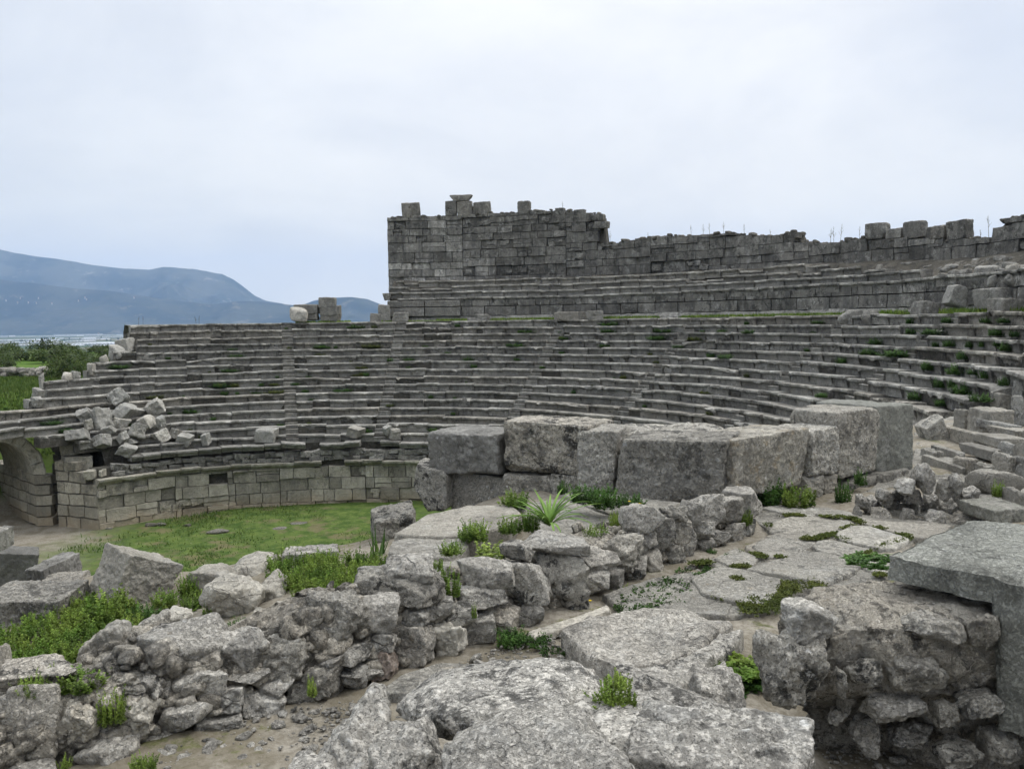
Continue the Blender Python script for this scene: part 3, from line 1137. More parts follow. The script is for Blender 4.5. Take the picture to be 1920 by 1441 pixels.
def conv(lst, ox, oy, s):
    return [(a / s + ox, b / s + oy, c / s + ox, e / s + oy) for a, b, c, e in lst]


ORD = ['first', 'second', 'third', 'fourth', 'fifth', 'sixth', 'seventh', 'eighth', 'ninth', 'tenth', 'eleventh', 'twelfth', 'thirteenth', 'fourteenth', 'fifteenth', 'sixteenth']

# fallen blocks heaped on the left lower seats
pile = conv([(915, 120, 1085, 280), (950, 250, 1215, 395), (1225, 200, 1400, 355), (1310, 345, 1410, 460), (650, 290, 790, 405), (760, 290, 950, 470), (705, 380, 785, 470), (1160, 350, 1330, 465), (1080, 415, 1240, 550),
             (945, 370, 1095, 440), (860, 440, 975, 500), (980, 480, 1095, 580), (775, 505, 945, 625), (1280, 465, 1430, 585), (985, 585, 1150, 690), (1040, 545, 1165, 590), (550, 465, 755, 560)], 0, 700, 4.503)
pl = ['topmost lichen-white block at the crest of the fallen heap on the left seats', 'long whitish block lying across the top of the fallen heap', 'pale upright block at the upper right of the fallen heap',
      'small dark tilted block at the right edge of the fallen heap', 'grey cube-like block at the upper left corner of the fallen heap', 'broad white-speckled block leaning left in the fallen heap', 'small grey wedge under the leaning speckled block',
      'pointed grey block in the middle right of the heap', 'white-lichened block tumbled in the heap centre', 'flat grey slab half buried in the heap under the long block', 'low flat stone in front of the leaning speckled block',
      'pale squarish block in the heap front beside dark weeds', 'grey dressed cube block at the front left of the heap', 'white-spotted block at the front right of the heap', 'rounded grey block resting on the parapet below the heap',
      'thin flat stone on top of the rounded parapet block', 'grey slab lying on the seats left of the heap']
for k, (b, l) in enumerate(zip(pile, pl)):
    P, d = cavea_hit((b[0] + b[2]) / 2, b[3] - 2)
    gg = np.random.default_rng(k)
    ex = (b[2] - b[0]) * gg.uniform(-.02, .14)
    b = (b[0] - ex, b[1] - ex * .5, b[2] + ex, b[3] + ex * .3)
    place('fallen_block', b, d - .5, (b[2] - b[0]) * d / F * gg.uniform(.55, .95), l, 'stone block', seed=600 + k, group='blocks of the fallen heap', n=9, rx=gg.uniform(-.5, .5), ry=gg.uniform(-.6, .6), rz=gg.uniform(-.8, .8), amp=.1, rough=.02, tone=gg.uniform(.85, 1.25), sink=.15)
singles = conv([(985, 1170, 1095, 1245), (1125, 1170, 1190, 1240), (1430, 1140, 1570, 1225), (950, 1145, 1030, 1205), (390, 825, 455, 870)], 0, 420, 3) + conv([(25, 110, 140, 180), (230, 105, 290, 160), (262, 125, 335, 185)], 640, 760, 3) + \
    conv([(265, 115, 380, 205), (245, 190, 385, 275)], 0, 700, 4.503)
sl = ['grey block lying flat just right of the fallen heap', 'small upright stone standing alone on the parapet walk', 'large pale block with a pointed top on the lowest seats', 'pale slab at the foot of the seats behind the flat block',
      'rounded boulder at the broken left edge of the seat rows', 'hexagonal grey block on the lowest seats near the middle', 'upright grey block leaning on another above the orchestra wall', 'tilted pale block leaning against an upright one above the orchestra wall',
      'jagged stone on the broken end of a seat row by the grass slope', 'rough lichened block on the seat row above the arch']
for k, (b, l) in enumerate(zip(singles, sl)):
    P, d = cavea_hit((b[0] + b[2]) / 2, b[3] - 2)
    gg = np.random.default_rng(50 + k)
    place('fallen_block', b, d - .4, (b[2] - b[0]) * d / F * .8, l, 'stone block', seed=660 + k, n=9, rx=gg.uniform(-.3, .3), ry=gg.uniform(-.4, .4), rz=gg.uniform(-.7, .7), tone=1., sink=.12)
# broken stones down the left edge of the seats
for k, (b, l) in enumerate([((215, 632, 258, 655), 'tilted block end sticking out at the top left of the seat rows'), ((203, 645, 235, 668), 'white lichened rock at the broken left edge, under the tilted block'), ((208, 655, 250, 672), 'short seat block lying loose at the upper left edge'),
                            ((186, 664, 204, 678), 'small pale stone on the left edge beside the shrubs'), ((163, 680, 180, 694), 'small rounded stone at the left edge of a middle seat row'), ((115, 697, 140, 711), 'pale stone beside the long grass slope'),
                            ((72, 700, 84, 722), 'upright rubble stone at the end of the low field wall')]):
    P, d = cavea_hit(b[2], b[3])
    if d > 50 or d < 40:
        d = 47.5
    place('broken_stone', b, d - .2, (b[2] - b[0]) * d / F * .9, l, 'stone', seed=690 + k, n=8, kind='boulder' if k % 2 else 'block', ry=.2 * (k % 3 - 1), tone=1.1, sink=.3)

# corner pier blocks stacked at the end of the orchestra wall
d0 = c0[1]
cor = conv([(490, 545, 685, 680), (510, 675, 785, 815), (700, 800, 840, 885), (838, 800, 905, 860)], 0, 700, 4.503)
for k, (b, l) in enumerate(zip(cor, ['square dark block topmost on the corner pier above the passage', 'wide pale block second from the top of the corner pier', 'weathered block on the front corner of the orchestra wall', 'small block beside the front corner block'])):
    place('corner_block', b, d0 + [1.1, .75, -.15, .15][k], [1., 1.3, .9, .7][k], l, 'stone block', 'pod', seed=720 + k, n=9, group='blocks of the corner pier', rz=[.5, .5, .2, .1][k], tone=[.7, .9, 1., 1.05][k], sink=.1, rough=.012)

# blocks lying on the walkway and the upper rows
up = conv([(870, 600, 1020, 695), (1000, 600, 1110, 690), (1280, 550, 1455, 630), (1455, 460, 1635, 585), (1710, 535, 1920, 615), (570, 340, 690, 370), (690, 360, 800, 400), (1085, 345, 1135, 375), (1220, 330, 1355, 360), (1550, 370, 1630, 410),
           (1635, 350, 1790, 400), (1810, 340, 1920, 410), (1710, 405, 1790, 460), (1800, 400, 1890, 450), (1630, 465, 1980, 580)], 1280, 380, 3) + conv([(1195, 732, 1390, 775), (1375, 725, 1475, 770), (755, 745, 835, 775), (285, 735, 380, 782), (205, 690, 280, 785), (160, 740, 220, 790)], 640, 340, 3)
ul = ['broad cracked grey slab tipped over the walkway edge', 'grey slab half overlapping the broad cracked slab', 'squared grey block perched on the walkway edge at the right', 'large block tilted like a wedge against the podium wall at the right',
      'low rectangular block in the grass at the right end of the walkway', 'pale flat stone on the upper rows under the straight dark wall', 'broken seat block on the upper rows near the wall foot', 'round pale stone alone on the upper rows',
      'pale wedge slab on top of the upper rows', 'small grey stone in the rubble at the right of the upper rows', 'long lichened rock in the rubble at the upper right', 'big lichened rock against the wall foot at the upper right', 'grey rock among grass in the rubble of the upper right',
      'rounded rock beside grass below the big lichened rock', 'long smooth wall block behind the wedge block at the right', 'long flat slab lying on the top seat row in the middle', 'broken slab tip overlapping the long flat slab', 'small flat block at the foot of the podium wall', 'pale squared block on the walkway below the wall corner',
      'tall leaning block at the foot of the wall corner', 'pointed stone left of the leaning block on the walkway']
for k, (b, l) in enumerate(zip(up, ul)):
    xm = (b[0] + b[2]) / 2
    rr_ = R0 + .7 if (k < 3 or k in (4, 15, 16, 17, 18)) else (RU - .25 if k in (3, 14) else (RU + 2.2 if k < 14 else R0 + 1.4))
    if k in (0, 1, 15, 16):
        rr_ = R0 + .15
    t = th_at_px(xm, rr_, .3, -15, 120)
    d = cav(rr_, t, 0)[1]
    if 5 <= k <= 13:
        rr_q = ray(xm, b[3])
        dq = np.arange(25, 66, .05)
        Pq = rr_q[None] * (dq / rr_q[1])[:, None]
        rq = np.hypot(Pq[:, 0] - CX, Pq[:, 1] - CY)
        sq = np.where(rq > RU, Z0 + 1.45 + .5 * np.clip(rq - RU - .4, 0, 3) - .3 * (xm > 1700), -50)
        d = dq[np.argmax(Pq[:, 2] <= sq)]
    gg = np.random.default_rng(80 + k)
    place('toppled_block', b, d - .2, min(1.3, (b[2] - b[0]) * d / F * .6), l, 'stone block', 'fallen' if k in (3, 10, 11, 12) else 'seat', seed=740 + k, n=9, ry=gg.uniform(-.12, .12) if k not in (3,) else .35, rz=gg.uniform(-.2, .2), tone=1.2 if k in (5, 8, 7) else 1.05, sink=.12,
          kind='boulder' if k in (0, 1, 7, 9, 10, 11, 12, 13) else 'block')
g = np.random.default_rng(99)
mb = MB()
for k in range(150):
    t = math.radians(g.uniform(-12, 32))
    r = RU + g.uniform(.9, 3.3)
    zz = Z0 + 1.45 + .5 * np.clip(r - RU - .4, 0, 3) - .42
    s_ = g.uniform(.15, .6)
    V, Q = rock((s_ * g.uniform(1, 1.8), s_ * g.uniform(.8, 1.2), s_ * .7), 8, 3000 + k, 'boulder' if k % 3 else 'block', amp=.06, rough=.02)
    mb.add(V @ rot(g.normal(0, .2), g.normal(0, .2), g.uniform(0, 6)).T + cav(r, t, zz), Q, None, g.uniform(.8, 1.25))
tag(mb.build('rubble', M['seat'], tuple(cav(RU + 2, .3, Z0 + 1.8))), 'loose rubble strewn over the bank below the right part of the high wall', 'rubble', kind='stuff')
# small ruined pier on the walkway at the left
tp = th_at_px(595, R0 + .6, .3)
dpier = cav(R0 + .6, tp, 0)[1]
pr = thing('ruined_pier', 'small stub of stacked blocks on the top walkway left of the tall wall', 'pier', tuple(cav(R0 + .6, tp, Z0)))
for k, b in enumerate(conv([(1650, 450, 1800, 505), (1660, 500, 1800, 542), (1790, 410, 1895, 470), (1795, 465, 1910, 512), (1800, 508, 1922, 545), (1885, 455, 1922, 510)], 0, 420, 3)):
    place('block', b, dpier + .05 * k, .8, None, None, 'seat', seed=780 + k, n=8, parent=pr, sink=.02)
place('boulder', conv([(1628, 465, 1732, 542)], 0, 420, 3)[0], dpier - 1., .9, 'rounded white-lichened boulder beside the small stub of blocks', 'boulder', 'fallen', 'boulder', seed=790, n=14, tone=1.2, sink=.1)

# ------------------------------------------------------------------ the wall of huge blocks (stage building) in the middle
LA, LB = at_d(800, 880, 12.9)[:2], at_d(1372, 900, 10.9)[:2]
RB, RC = at_d(1372, 900, 10.9)[:2], at_d(1716, 850, 13.9)[:2]


def on_line(x, A, B):
    r = ray(x, 860)
    k = r[0] / r[1]
    # point on AB with X = k*Y
    den = (B[0] - A[0]) - k * (B[1] - A[1])
    s = (k * A[1] - A[0]) / den
    return A + (B - A) * s


def big_block(xl, xr, yt, yb, line, label, t=1., seed=0, mt='big', tone=1., group=None, back=0., name='ashlar_block', amp=.03, rough=.022, n=20, top_tilt=0., kind='block'):
    A, B = on_line(xl, *line), on_line(xr, *line)
    u = (B - A) / np.linalg.norm(B - A)
    nv = np.array([-u[1], u[0]])
    A, B = A + nv * back, B + nv * back
    mid = (A + B) / 2
    xm = (xl + xr) / 2
    z1, z0 = at_d(xm, yt, mid[1])[2], at_d(xm, yb, mid[1])[2]
    L = np.linalg.norm(B - A)
    V, Q = rock((L, t, z1 - z0), n, seed, kind, amp * .7, rough * .8, p=44, cell=.012)
    if top_tilt:
        V[:, 2] += top_tilt * (V[:, 0] / L) * sstep(V[:, 2], -.5, .5)
    ang = math.atan2(u[1], u[0])
    V = V @ rot(0, 0, ang).T
    c = np.array([*(mid + nv * t / 2), z0])
    o = make_mesh(name, V + np.array([0, 0, (z1 - z0) / 2]), [Q], M[mt], tuple(c), None, True, tone * np.ones(len(V)), 50)
    return tag(o, label, 'stone block', group)


G1 = 'huge blocks of the middle wall'
LL, RL = (LA, LB), (RB, RC)
big_block(800, 936, 812, 892, LL, 'dark smooth-faced huge block at the upper left end of the block wall', 1.1, 801, 'dkblock', 1.15, G1, amp=.05, rough=.02)
big_block(933, 1110, 792, 892, LL, 'tallest black-and-white lichened huge block in the left half of the block wall', 1.2, 802, 'big', 1., G1, amp=.04)
big_block(1084, 1158, 808, 930, LL, 'narrow pale huge block between the black-lichened block and the corner block', 1.0, 803, 'big', 1.08, G1, back=-.12)
big_block(1156, 1371, 818, 945, LL, 'wide dark-lichened huge block forming the near corner of the block wall', .9, 804, 'big', .78, G1, back=-.12)
big_block(757, 838, 872, 962, LL, 'rounded huge block at the lower left end of the block wall', 1., 805, 'big', .9, G1, back=-.05, kind='boulder')
big_block(834, 944, 888, 968, LL, 'dark recessed huge block in the lower course, second from the left', .9, 806, 'big', .85, G1, back=.14)
big_block(938, 1034, 888, 958, LL, 'lower course block under the tallest lichened block', .9, 807, 'big', .95, G1, back=.05)
big_block(1028, 1090, 891, 945, LL, 'small pale lower course stone beside the weeds', .7, 808, 'big', 1.15, G1, back=.02)
big_block(1368, 1524, 812, 925, RL, 'long slanting-topped huge block with an ochre stain in the right half of the wall', 1., 809, 'ochreblock', 1.05, G1, top_tilt=-.02)
big_block(1523, 1575, 803, 893, RL, 'small upright block between the ochre-stained block and the tall grey one', .9, 810, 'big', 1.15, G1)
big_block(1572, 1650, 768, 893, RL, 'tall rounded-top huge block, second from the right end of the wall', .95, 811, 'big', 1.15, G1)
big_block(1648, 1716, 757, 888, RL, 'smooth tall huge block at the right end of the wall', 1.25, 812, 'dress', .8, G1, amp=.015, rough=.012)
big_block(1517, 1551, 892, 948, RL, 'low yellowish foundation block beside the bright bushes', .7, 813, 'pale', .75, G1, back=.03)
big_block(1550, 1576, 888, 945, RL, 'narrow yellowish foundation block under the small upright one', .7, 814, 'pale', .65, G1, back=.03)
big_block(1585, 1705, 888, 945, RL, 'rough dark footing under the two tallest blocks', .9, 815, 'mortar', .8, G1, back=-.08, amp=.06, rough=.03)
# rubble fill between the two legs
p = at_d(1240, 815, 12.0)
V, Q = rock((2.6, 1.1, 1.0), 26, 820, 'boulder', .06, .04)
o = make_mesh('rubble_fill', V, [Q], M['big'], (p[0], 12.35, p[2] - .42), None, True, np.full(len(V), 1.05))
tag(o, 'rough rubble fill showing between the two legs of the block wall', 'rubble')
place('ashlar_block', (694, 937, 782, 1050), 10.9, 1.2, 'lone block standing low at the left foot of the block wall', 'stone block', 'big', seed=821, n=20, rz=.35, rough=.02, tone=.75, sink=.25)


# ------------------------------------------------------------------ flat slabs
def slab(poly, z, th, label, seed, m='slab', name='paving_slab', group='slabs of the paved path', amp=.012, tone=1., cat='paving slab', bev=.02, tiltx=0., kind=None):
    P = np.array([at_z(x, y, z)[:2] for x, y in poly])
    c = P.mean(0)
    nb = 72
    Pc = np.concatenate([P, P[:1]])
    sl_ = np.r_[0, np.cumsum(np.linalg.norm(np.diff(Pc, axis=0), axis=1))]
    s = np.linspace(0, sl_[-1], nb, endpoint=False)
    Bd = np.stack([np.interp(s, sl_, Pc[:, 0]), np.interp(s, sl_, Pc[:, 1])], -1)
    Bd = (Bd + .2 * (np.roll(Bd, 1, 0) + np.roll(Bd, -1, 0))) / 1.4
    if np.sum(Bd[:, 0] * np.roll(Bd[:, 1], -1) - np.roll(Bd[:, 0], -1) * Bd[:, 1]) < 0:
        Bd = Bd[::-1]
    Bd = c + (Bd - c) * (1.11 if group == 'slabs of the paved path' else 1.0)
    size = np.linalg.norm(Bd - c, axis=1).mean()
    Bd = Bd + (Bd - c) / size * (.035 * size * fbm(np.c_[Bd * 3, np.full(nb, seed * 3.7)], 4, seed))[:, None]
    rings, zz = [], []
    R_ = list(np.linspace(.04, 1 - bev / size, 22)) + [1 - bev / size * .4, 1.0, 1.01, 1.02]
    dz = [0.] * 22 + [-.004, -.018, -.06, -th]
    V = []
    for r_, e in zip(R_, dz):
        q = c + (Bd - c) * r_
        V.append(np.c_[q, np.full(nb, z + e)])
    V = np.concatenate(V)
    V[:, 2] += (amp * fbm(V * 2.3 + seed, 4, seed) + amp * .6 * (ridged(V * 7 + seed, 3, seed) - .3)) * (V[:, 2] > z - .1) + tiltx * (V[:, 0] - c[0])
    nr = len(R_)
    idx = np.arange(nr * nb).reshape(nr, nb)
    nx_ = np.roll(idx, -1, 1)
    Q = np.stack([idx[:-1], idx[1:], nx_[1:], nx_[:-1]], -1).reshape(-1, 4)
    V = np.concatenate([V, [[c[0], c[1], z + V[0, 2] - z]]])
    T = np.stack([np.full(nb, len(V) - 1), idx[0], nx_[0]], -1)
    o = make_mesh(name, V - np.array([c[0], c[1], z - th]), [Q, T], M[m], (c[0], c[1], z - th), None, True, np.full(len(V), tone), 50)
    return tag(o, label, cat, group, kind)


def c6(l):
    return [(a / 3 + 1280, b / 3 + 720) for a, b in l]


ZP = -2.66
PV = [
    ([(450, 690), (560, 680), (720, 690), (790, 705), (720, 740), (590, 730)], 'pale slab at the far end of the path below the bright bushes'),
    ([(745, 728), (800, 700), (940, 722), (965, 745), (900, 750)], 'small far slab at the foot of the stone heap'),
    ([(500, 800), (600, 750), (740, 748), (945, 768), (935, 800), (850, 832), (740, 868), (640, 868), (540, 840)], 'broad slab in the third row, left, ringed by mossy joints'),
    ([(975, 765), (1150, 772), (1480, 795), (1420, 855), (1290, 858), (1180, 828), (1060, 792)], 'long slab beside the stone heap with a grassy front joint'),
    ([(880, 838), (960, 800), (1050, 805), (1255, 868), (1180, 920), (1090, 918), (960, 888), (890, 868)], 'wedge slab touching the big dressed block'),
    ([(405, 910), (520, 852), (640, 880), (740, 885), (695, 925), (600, 965), (490, 970)], 'grey slab left of the long diagonal joint'),
    ([(740, 915), (775, 872), (880, 882), (1050, 932), (1000, 955), (945, 970), (800, 945)], 'triangular slab right of the long diagonal joint'),
    ([(390, 1040), (500, 995), (690, 942), (800, 955), (985, 1000), (920, 1060), (790, 1110), (660, 1085), (540, 1065)], 'largest smooth slab in the middle of the path'),
    ([(1000, 1015), (1130, 955), (1180, 965), (1155, 1060), (1050, 1040)], 'small slab tucked under the corner of the big dressed block'),
    ([(190, 975), (300, 925), (420, 975), (390, 1010), (260, 1010)], 'small worn slab beside the rubble wall foot'),
    ([(70, 1090), (200, 1035), (375, 1045), (530, 1095), (515, 1170), (440, 1225), (270, 1208), (130, 1168)], 'brownish worn slab left of the yellow moss strip'),
    ([(-130, 1200), (0, 1170), (120, 1185), (265, 1225), (230, 1290), (80, 1280), (-60, 1260)], 'half buried pale slab before the broken slab'),
]
for k, (pg, l) in enumerate(PV):
    slab(c6(pg), ZP + .012 * math.sin(k * 2.1), .12, l, 30 + k, tone=[1.05, 1, 1, .98, 1.02, .95, .98, 1., 1.05, .95, .9, 1.][k])
UP_ = [
    ([(455, 690), (800, 698), (960, 735), (700, 800), (520, 830), (420, 760)], 'worn stone underlying the far left joints of the path'),
    ([(700, 800), (960, 735), (1480, 790), (1290, 870), (1000, 880), (760, 870)], 'worn stone underlying the joints before the rubble heap'),
    ([(400, 905), (560, 830), (760, 870), (1000, 880), (1260, 880), (1180, 980), (900, 1030), (480, 990)], 'worn stone underlying the middle joints of the path'),
    ([(190, 985), (480, 985), (900, 1030), (1150, 1060), (1000, 1120), (700, 1130), (420, 1060), (250, 1050)], 'worn stone underlying the joint round the largest slab'),
    ([(40, 1080), (380, 1035), (700, 1120), (560, 1240), (300, 1290), (0, 1290), (-150, 1220)], 'worn stone underlying the brownish slab of the path'),
]
for k, (pg, l) in enumerate(UP_):
    slab(c6(pg), ZP - .028, .1, l, 70 + k, tone=.8, m='slab')
slab(c6([(-420, 1180), (-150, 1090), (60, 1060), (200, 1200), (60, 1290), (-250, 1290)]), ZP - .02, .1, 'worn paving stone on the bare part of the path left of the raised slab', 77, tone=.85)
slab([(1068, 1178), (1110, 1155), (1170, 1143), (1230, 1147), (1300, 1150), (1360, 1165), (1330, 1185), (1290, 1215), (1240, 1225), (1170, 1235), (1110, 1215)], -2.52, .22, 'raised broken slab with a rough front edge in the near path', 50, 'rub', amp=.045, bev=.05)
slab([(1165, 1245), (1240, 1232), (1300, 1215), (1350, 1190), (1385, 1185), (1360, 1215), (1310, 1250), (1260, 1285), (1195, 1280)], -2.56, .22, 'jagged broken slab in front of the green mat of weeds', 51, 'rub', amp=.045, bev=.05)
slab([(720, 1292), (760, 1262), (830, 1242), (905, 1246), (870, 1270), (790, 1292)], -2.64, .1, 'flat grey slab at the foot of the rubble wall behind the boulders', 52, tone=.85)
slab([(985, 1183), (1060, 1160), (1140, 1135), (1145, 1143), (1070, 1172), (1000, 1195)], -2.66, .06, 'pale strip of old mortar floor along the rubble wall', 53, 'pale', name='mortar_strip', cat='mortar', group=None, tone=.95)
slab([(1712, 800), (1800, 775), (1960, 770), (1960, 860), (1830, 868), (1716, 850)], -2.74, .3, 'worn bedrock under the tumbled seat slabs, farther part', 80, 'slab', name='bedrock_slab', cat='bedrock', group=None, amp=.06, tone=.85)
slab([(1716, 840), (1830, 858), (1960, 850), (1960, 985), (1800, 985), (1640, 960), (1600, 930), (1705, 880)], -2.70, .3, 'worn bedrock under the tumbled seat slabs, nearer part', 81, 'slab', name='bedrock_slab', cat='bedrock', group=None, amp=.06, tone=.8)
# platform behind the rubble wall
slab([(738, 1000), (800, 965), (880, 947), (958, 945), (978, 962), (955, 985), (880, 1002), (800, 1004)], -2.42, .3, 'large pale platform slab below the block wall', 54, tone=1.05, group='platform slabs')
slab([(728, 1035), (735, 1012), (800, 998), (860, 1005), (882, 1020), (850, 1042), (780, 1048)], -2.46, .3, 'oval white-specked platform slab behind the rubble wall', 55, tone=1., group='platform slabs')
slab([(965, 945), (1060, 930), (1145, 958), (1150, 1000), (1080, 1012), (1000, 992)], -2.5, .3, 'platform slab under the strap-leaved plant', 56, tone=.95, group='platform slabs')
slab([(735, 1056), (830, 1042), (900, 1060), (950, 1035), (1000, 1010), (1080, 1020), (1000, 1055), (900, 1085), (800, 1085)], -2.5, .3, 'long grey platform slab just behind the rubble wall top', 57, tone=.95, group='platform slabs')
slab([(1050, 925), (1150, 925), (1300, 945), (1200, 962), (1140, 962)], -2.46, .3, 'narrow ledge slab at the foot of the corner block', 58, tone=.9, group='platform slabs')

# ------------------------------------------------------------------ low rubble wall across the foreground
WLX, WLD = [-150, 0, 200, 400, 640, 860, 1080, 1250, 1410, 1460], [4.45, 4.7, 4.95, 5.35, 5.84, 6.6, 7.6, 8.9, 10.2, 10.5]


def wd(x):
    return float(np.interp(x, WLX, WLD)) + min(0., (x + 150) * .0012)


rw = thing('rubble_wall', 'low crumbling wall of mortared rubble running diagonally beside the paved path', 'wall', tuple(at_d(760, 1270, wd(760))))
c7 = lambda l: conv(l, 0, 1000, 3)
c8 = lambda l: conv(l, 560, 1000, 3)
c5 = lambda l: conv(l, 640, 760, 3)
stones = c7([(790, 465, 1290, 830), (1215, 540, 1500, 765), (1390, 570, 1740, 850), (-60, 850, 330, 1290), (290, 900, 610, 1240), (0, 695, 420, 910), (770, 760, 965, 975), (985, 740, 1260, 950), (1250, 760, 1500, 850),
             (660, 900, 890, 1160), (910, 960, 1195, 1110), (1190, 860, 1365, 1020), (1355, 880, 1590, 1050), (740, 1090, 1100, 1280), (430, 1110, 770, 1340), (1110, 1010, 1350, 1180), (1620, 720, 1915, 990), (1480, 820, 1640, 920),
             (580, 750, 820, 900), (20, 1250, 300, 1400)]) + \
    c8([(40, 330, 390, 600), (310, 350, 550, 600), (320, 190, 810, 420), (510, 130, 740, 270), (400, 540, 540, 670), (200, 630, 395, 740), (130, 690, 240, 760), (230, 740, 380, 880), (365, 730, 460, 810), (430, 670, 545, 830), (545, 530, 750, 760),
        (760, 510, 930, 710), (700, 360, 850, 520), (850, 390, 985, 520), (860, 300, 1160, 450), (910, 150, 1200, 310), (1100, 170, 1400, 420), (930, 450, 1090, 610), (1070, 420, 1225, 560), (1230, 370, 1360, 500), (1340, 100, 1620, 430),
        (1560, 90, 1790, 220), (1610, 210, 1730, 340), (1700, 210, 1810, 330), (1690, 20, 1920, 220), (1270, 0, 1620, 120), (1150, 55, 1300, 160), (560, 400, 720, 540)]) + \
    c5([(1580, 570, 1800, 710), (1750, 650, 1860, 820), (1640, 710, 1760, 830), (1600, 860, 1700, 1000), (1700, 820, 1790, 930), (1790, 800, 1920, 930), (1800, 580, 1930, 670), (1840, 640, 1950, 800)]) + \
    conv([(240, 595, 425, 740), (190, 650, 320, 770), (60, 640, 220, 800), (-30, 670, 90, 800), (140, 840, 250, 900), (240, 790, 330, 890), (325, 770, 390, 840), (-45, 800, 60, 960), (80, 860, 160, 940), (60, 790, 160, 870)], 1280, 720, 3)
reds = {29}
morts = {2, 16, 20, 22, 40, 44, 53, 54, 18, 13}
mortm = MB()
for k, b in enumerate(stones):
    xm = (b[0] + b[2]) / 2
    d = wd(xm)
    # stones of the top course sit back from the face
    ybase = px((at_d(xm, 700, d)[0], d, -2.7))[1]
    hgt = (ybase - (b[1] + b[3]) / 2) / 150
    d = d + .22 * np.clip(hgt, 0, 1.2)
    w = (b[2] - b[0]) * d / F
    gg = np.random.default_rng(k)
    m_ = 'red' if k in reds else ('mortar' if k in morts else ('pale' if k in (31, 4, 9) else 'rub'))
    e = 8
    o = place('rough_stone' if m_ == 'mortar' else 'stone', (b[0] - e, b[1] - e, b[2] + e, b[3] + e), d - .13, max(.26, min(.6, w * .85)), None, None, m_, 'boulder', seed=1000 + k, n=26 if w > .2 else 18, rx=gg.uniform(-.3, .3), rz=gg.uniform(-.5, .5), amp=.05, rough=.014 if m_ == 'rub' else .03,
              tone=gg.uniform(.9, 1.25), parent=rw, K=9, p=34, cell=.008 if m_ == 'rub' else .025, sink=.0)
    if m_ == 'red':
        o['label'] = 'reddish brown stone'
# mortar core: a lumpy bank following the wall
xs = np.linspace(-420, 1425, 500)
base = np.array([at_d(x, 900, wd(x)) for x in xs])[:, :2]
tang = np.gradient(base, axis=0)
tang /= np.linalg.norm(tang, axis=1)[:, None]
nrm = np.stack([-tang[:, 1], tang[:, 0]], -1)
topy = np.interp(xs, [-120, 60, 200, 300, 440, 560, 690, 830, 900, 960, 1090, 1180, 1300, 1425], [1330, 1290, 1255, 1195, 1215, 1150, 1105, 1130, 1085, 1070, 1050, 995, 965, 935])
prof_n = 44
Vc = np.empty((len(xs), prof_n, 3))
for j, x in enumerate(xs):
    d = wd(x)
    zt = at_d(x, topy[j], d + .2)[2] - .05
    H = zt + 2.95
    a = np.linspace(0, 1, prof_n)
    w = .62
    # up the face, over the top, down the back
    yy = np.where(a < .45, .10 + .16 * (a / .45) ** 2, np.where(a < .75, .26 + (a - .45) / .3 * .45, .71 + (a - .75) / .25 * .12))
    hh = np.where(a < .45, a / .45, np.where(a < .75, 1., 1 - (a - .75) / .25 * .8))
    Vc[j, :, :2] = base[j][None] + nrm[j][None] * yy[:, None]
    Vc[j, :, 2] = -2.95 + H * hh
Vf = Vc.reshape(-1, 3)
nn_ = fbm(Vf * 3.2, 5, 60) * .055 + (ridged(Vf * 9, 3, 61) - .3) * .035 + fbm(Vf * 26, 2, 63) * .012
Vf = Vf + np.repeat(-nrm, prof_n, 0)[:, [0, 1]].repeat(1, 0).dot(np.eye(2, 3)) * nn_[:, None] + np.array([0, 0, .8]) * nn_[:, None]
idx = np.arange(len(xs) * prof_n).reshape(len(xs), prof_n)
q = np.stack([idx[:-1, :-1], idx[1:, :-1], idx[1:, 1:], idx[:-1, 1:]], -1).reshape(-1, 4)
mb = MB()
mb.add(Vf, q, [[idx[0, 0], idx[0, k + 1], idx[0, k]] for k in range(1, prof_n - 1)] + [[idx[-1, 0], idx[-1, k], idx[-1, k + 1]] for k in range(1, prof_n - 1)], .82)
# small packing stones on the face
g = np.random.default_rng(77)
for k in range(720):
    x = g.uniform(-400, 1415)
    d = wd(x)
    a = g.random()
    j = int(np.argmin(np.abs(xs - x)))
    zt = Vc[j, int(prof_n * .5), 2]
    s = g.uniform(.05, .17)
    z = -2.68 + (zt + 2.72) * a
    p = base[j] + nrm[j] * (.06 + .14 * a + g.uniform(0, .06) + (.45 * g.random() if a > .9 else 0))
    V, Q = rock((s * g.uniform(.8, 1.6), s, s * g.uniform(.6, 1.)), 7, 5000 + k, amp=.08, rough=.008)
    mb.add(V @ rot(g.uniform(-.5, .5), g.uniform(-.5, .5), g.uniform(0, 3)).T + np.array([p[0], p[1], z]), Q, None, g.uniform(.7, 1.25))
o = mb.build('mortar_core', M['mortar'], tuple(rw.location), None, True)
o.parent = rw
o.location = (0, 0, 0)

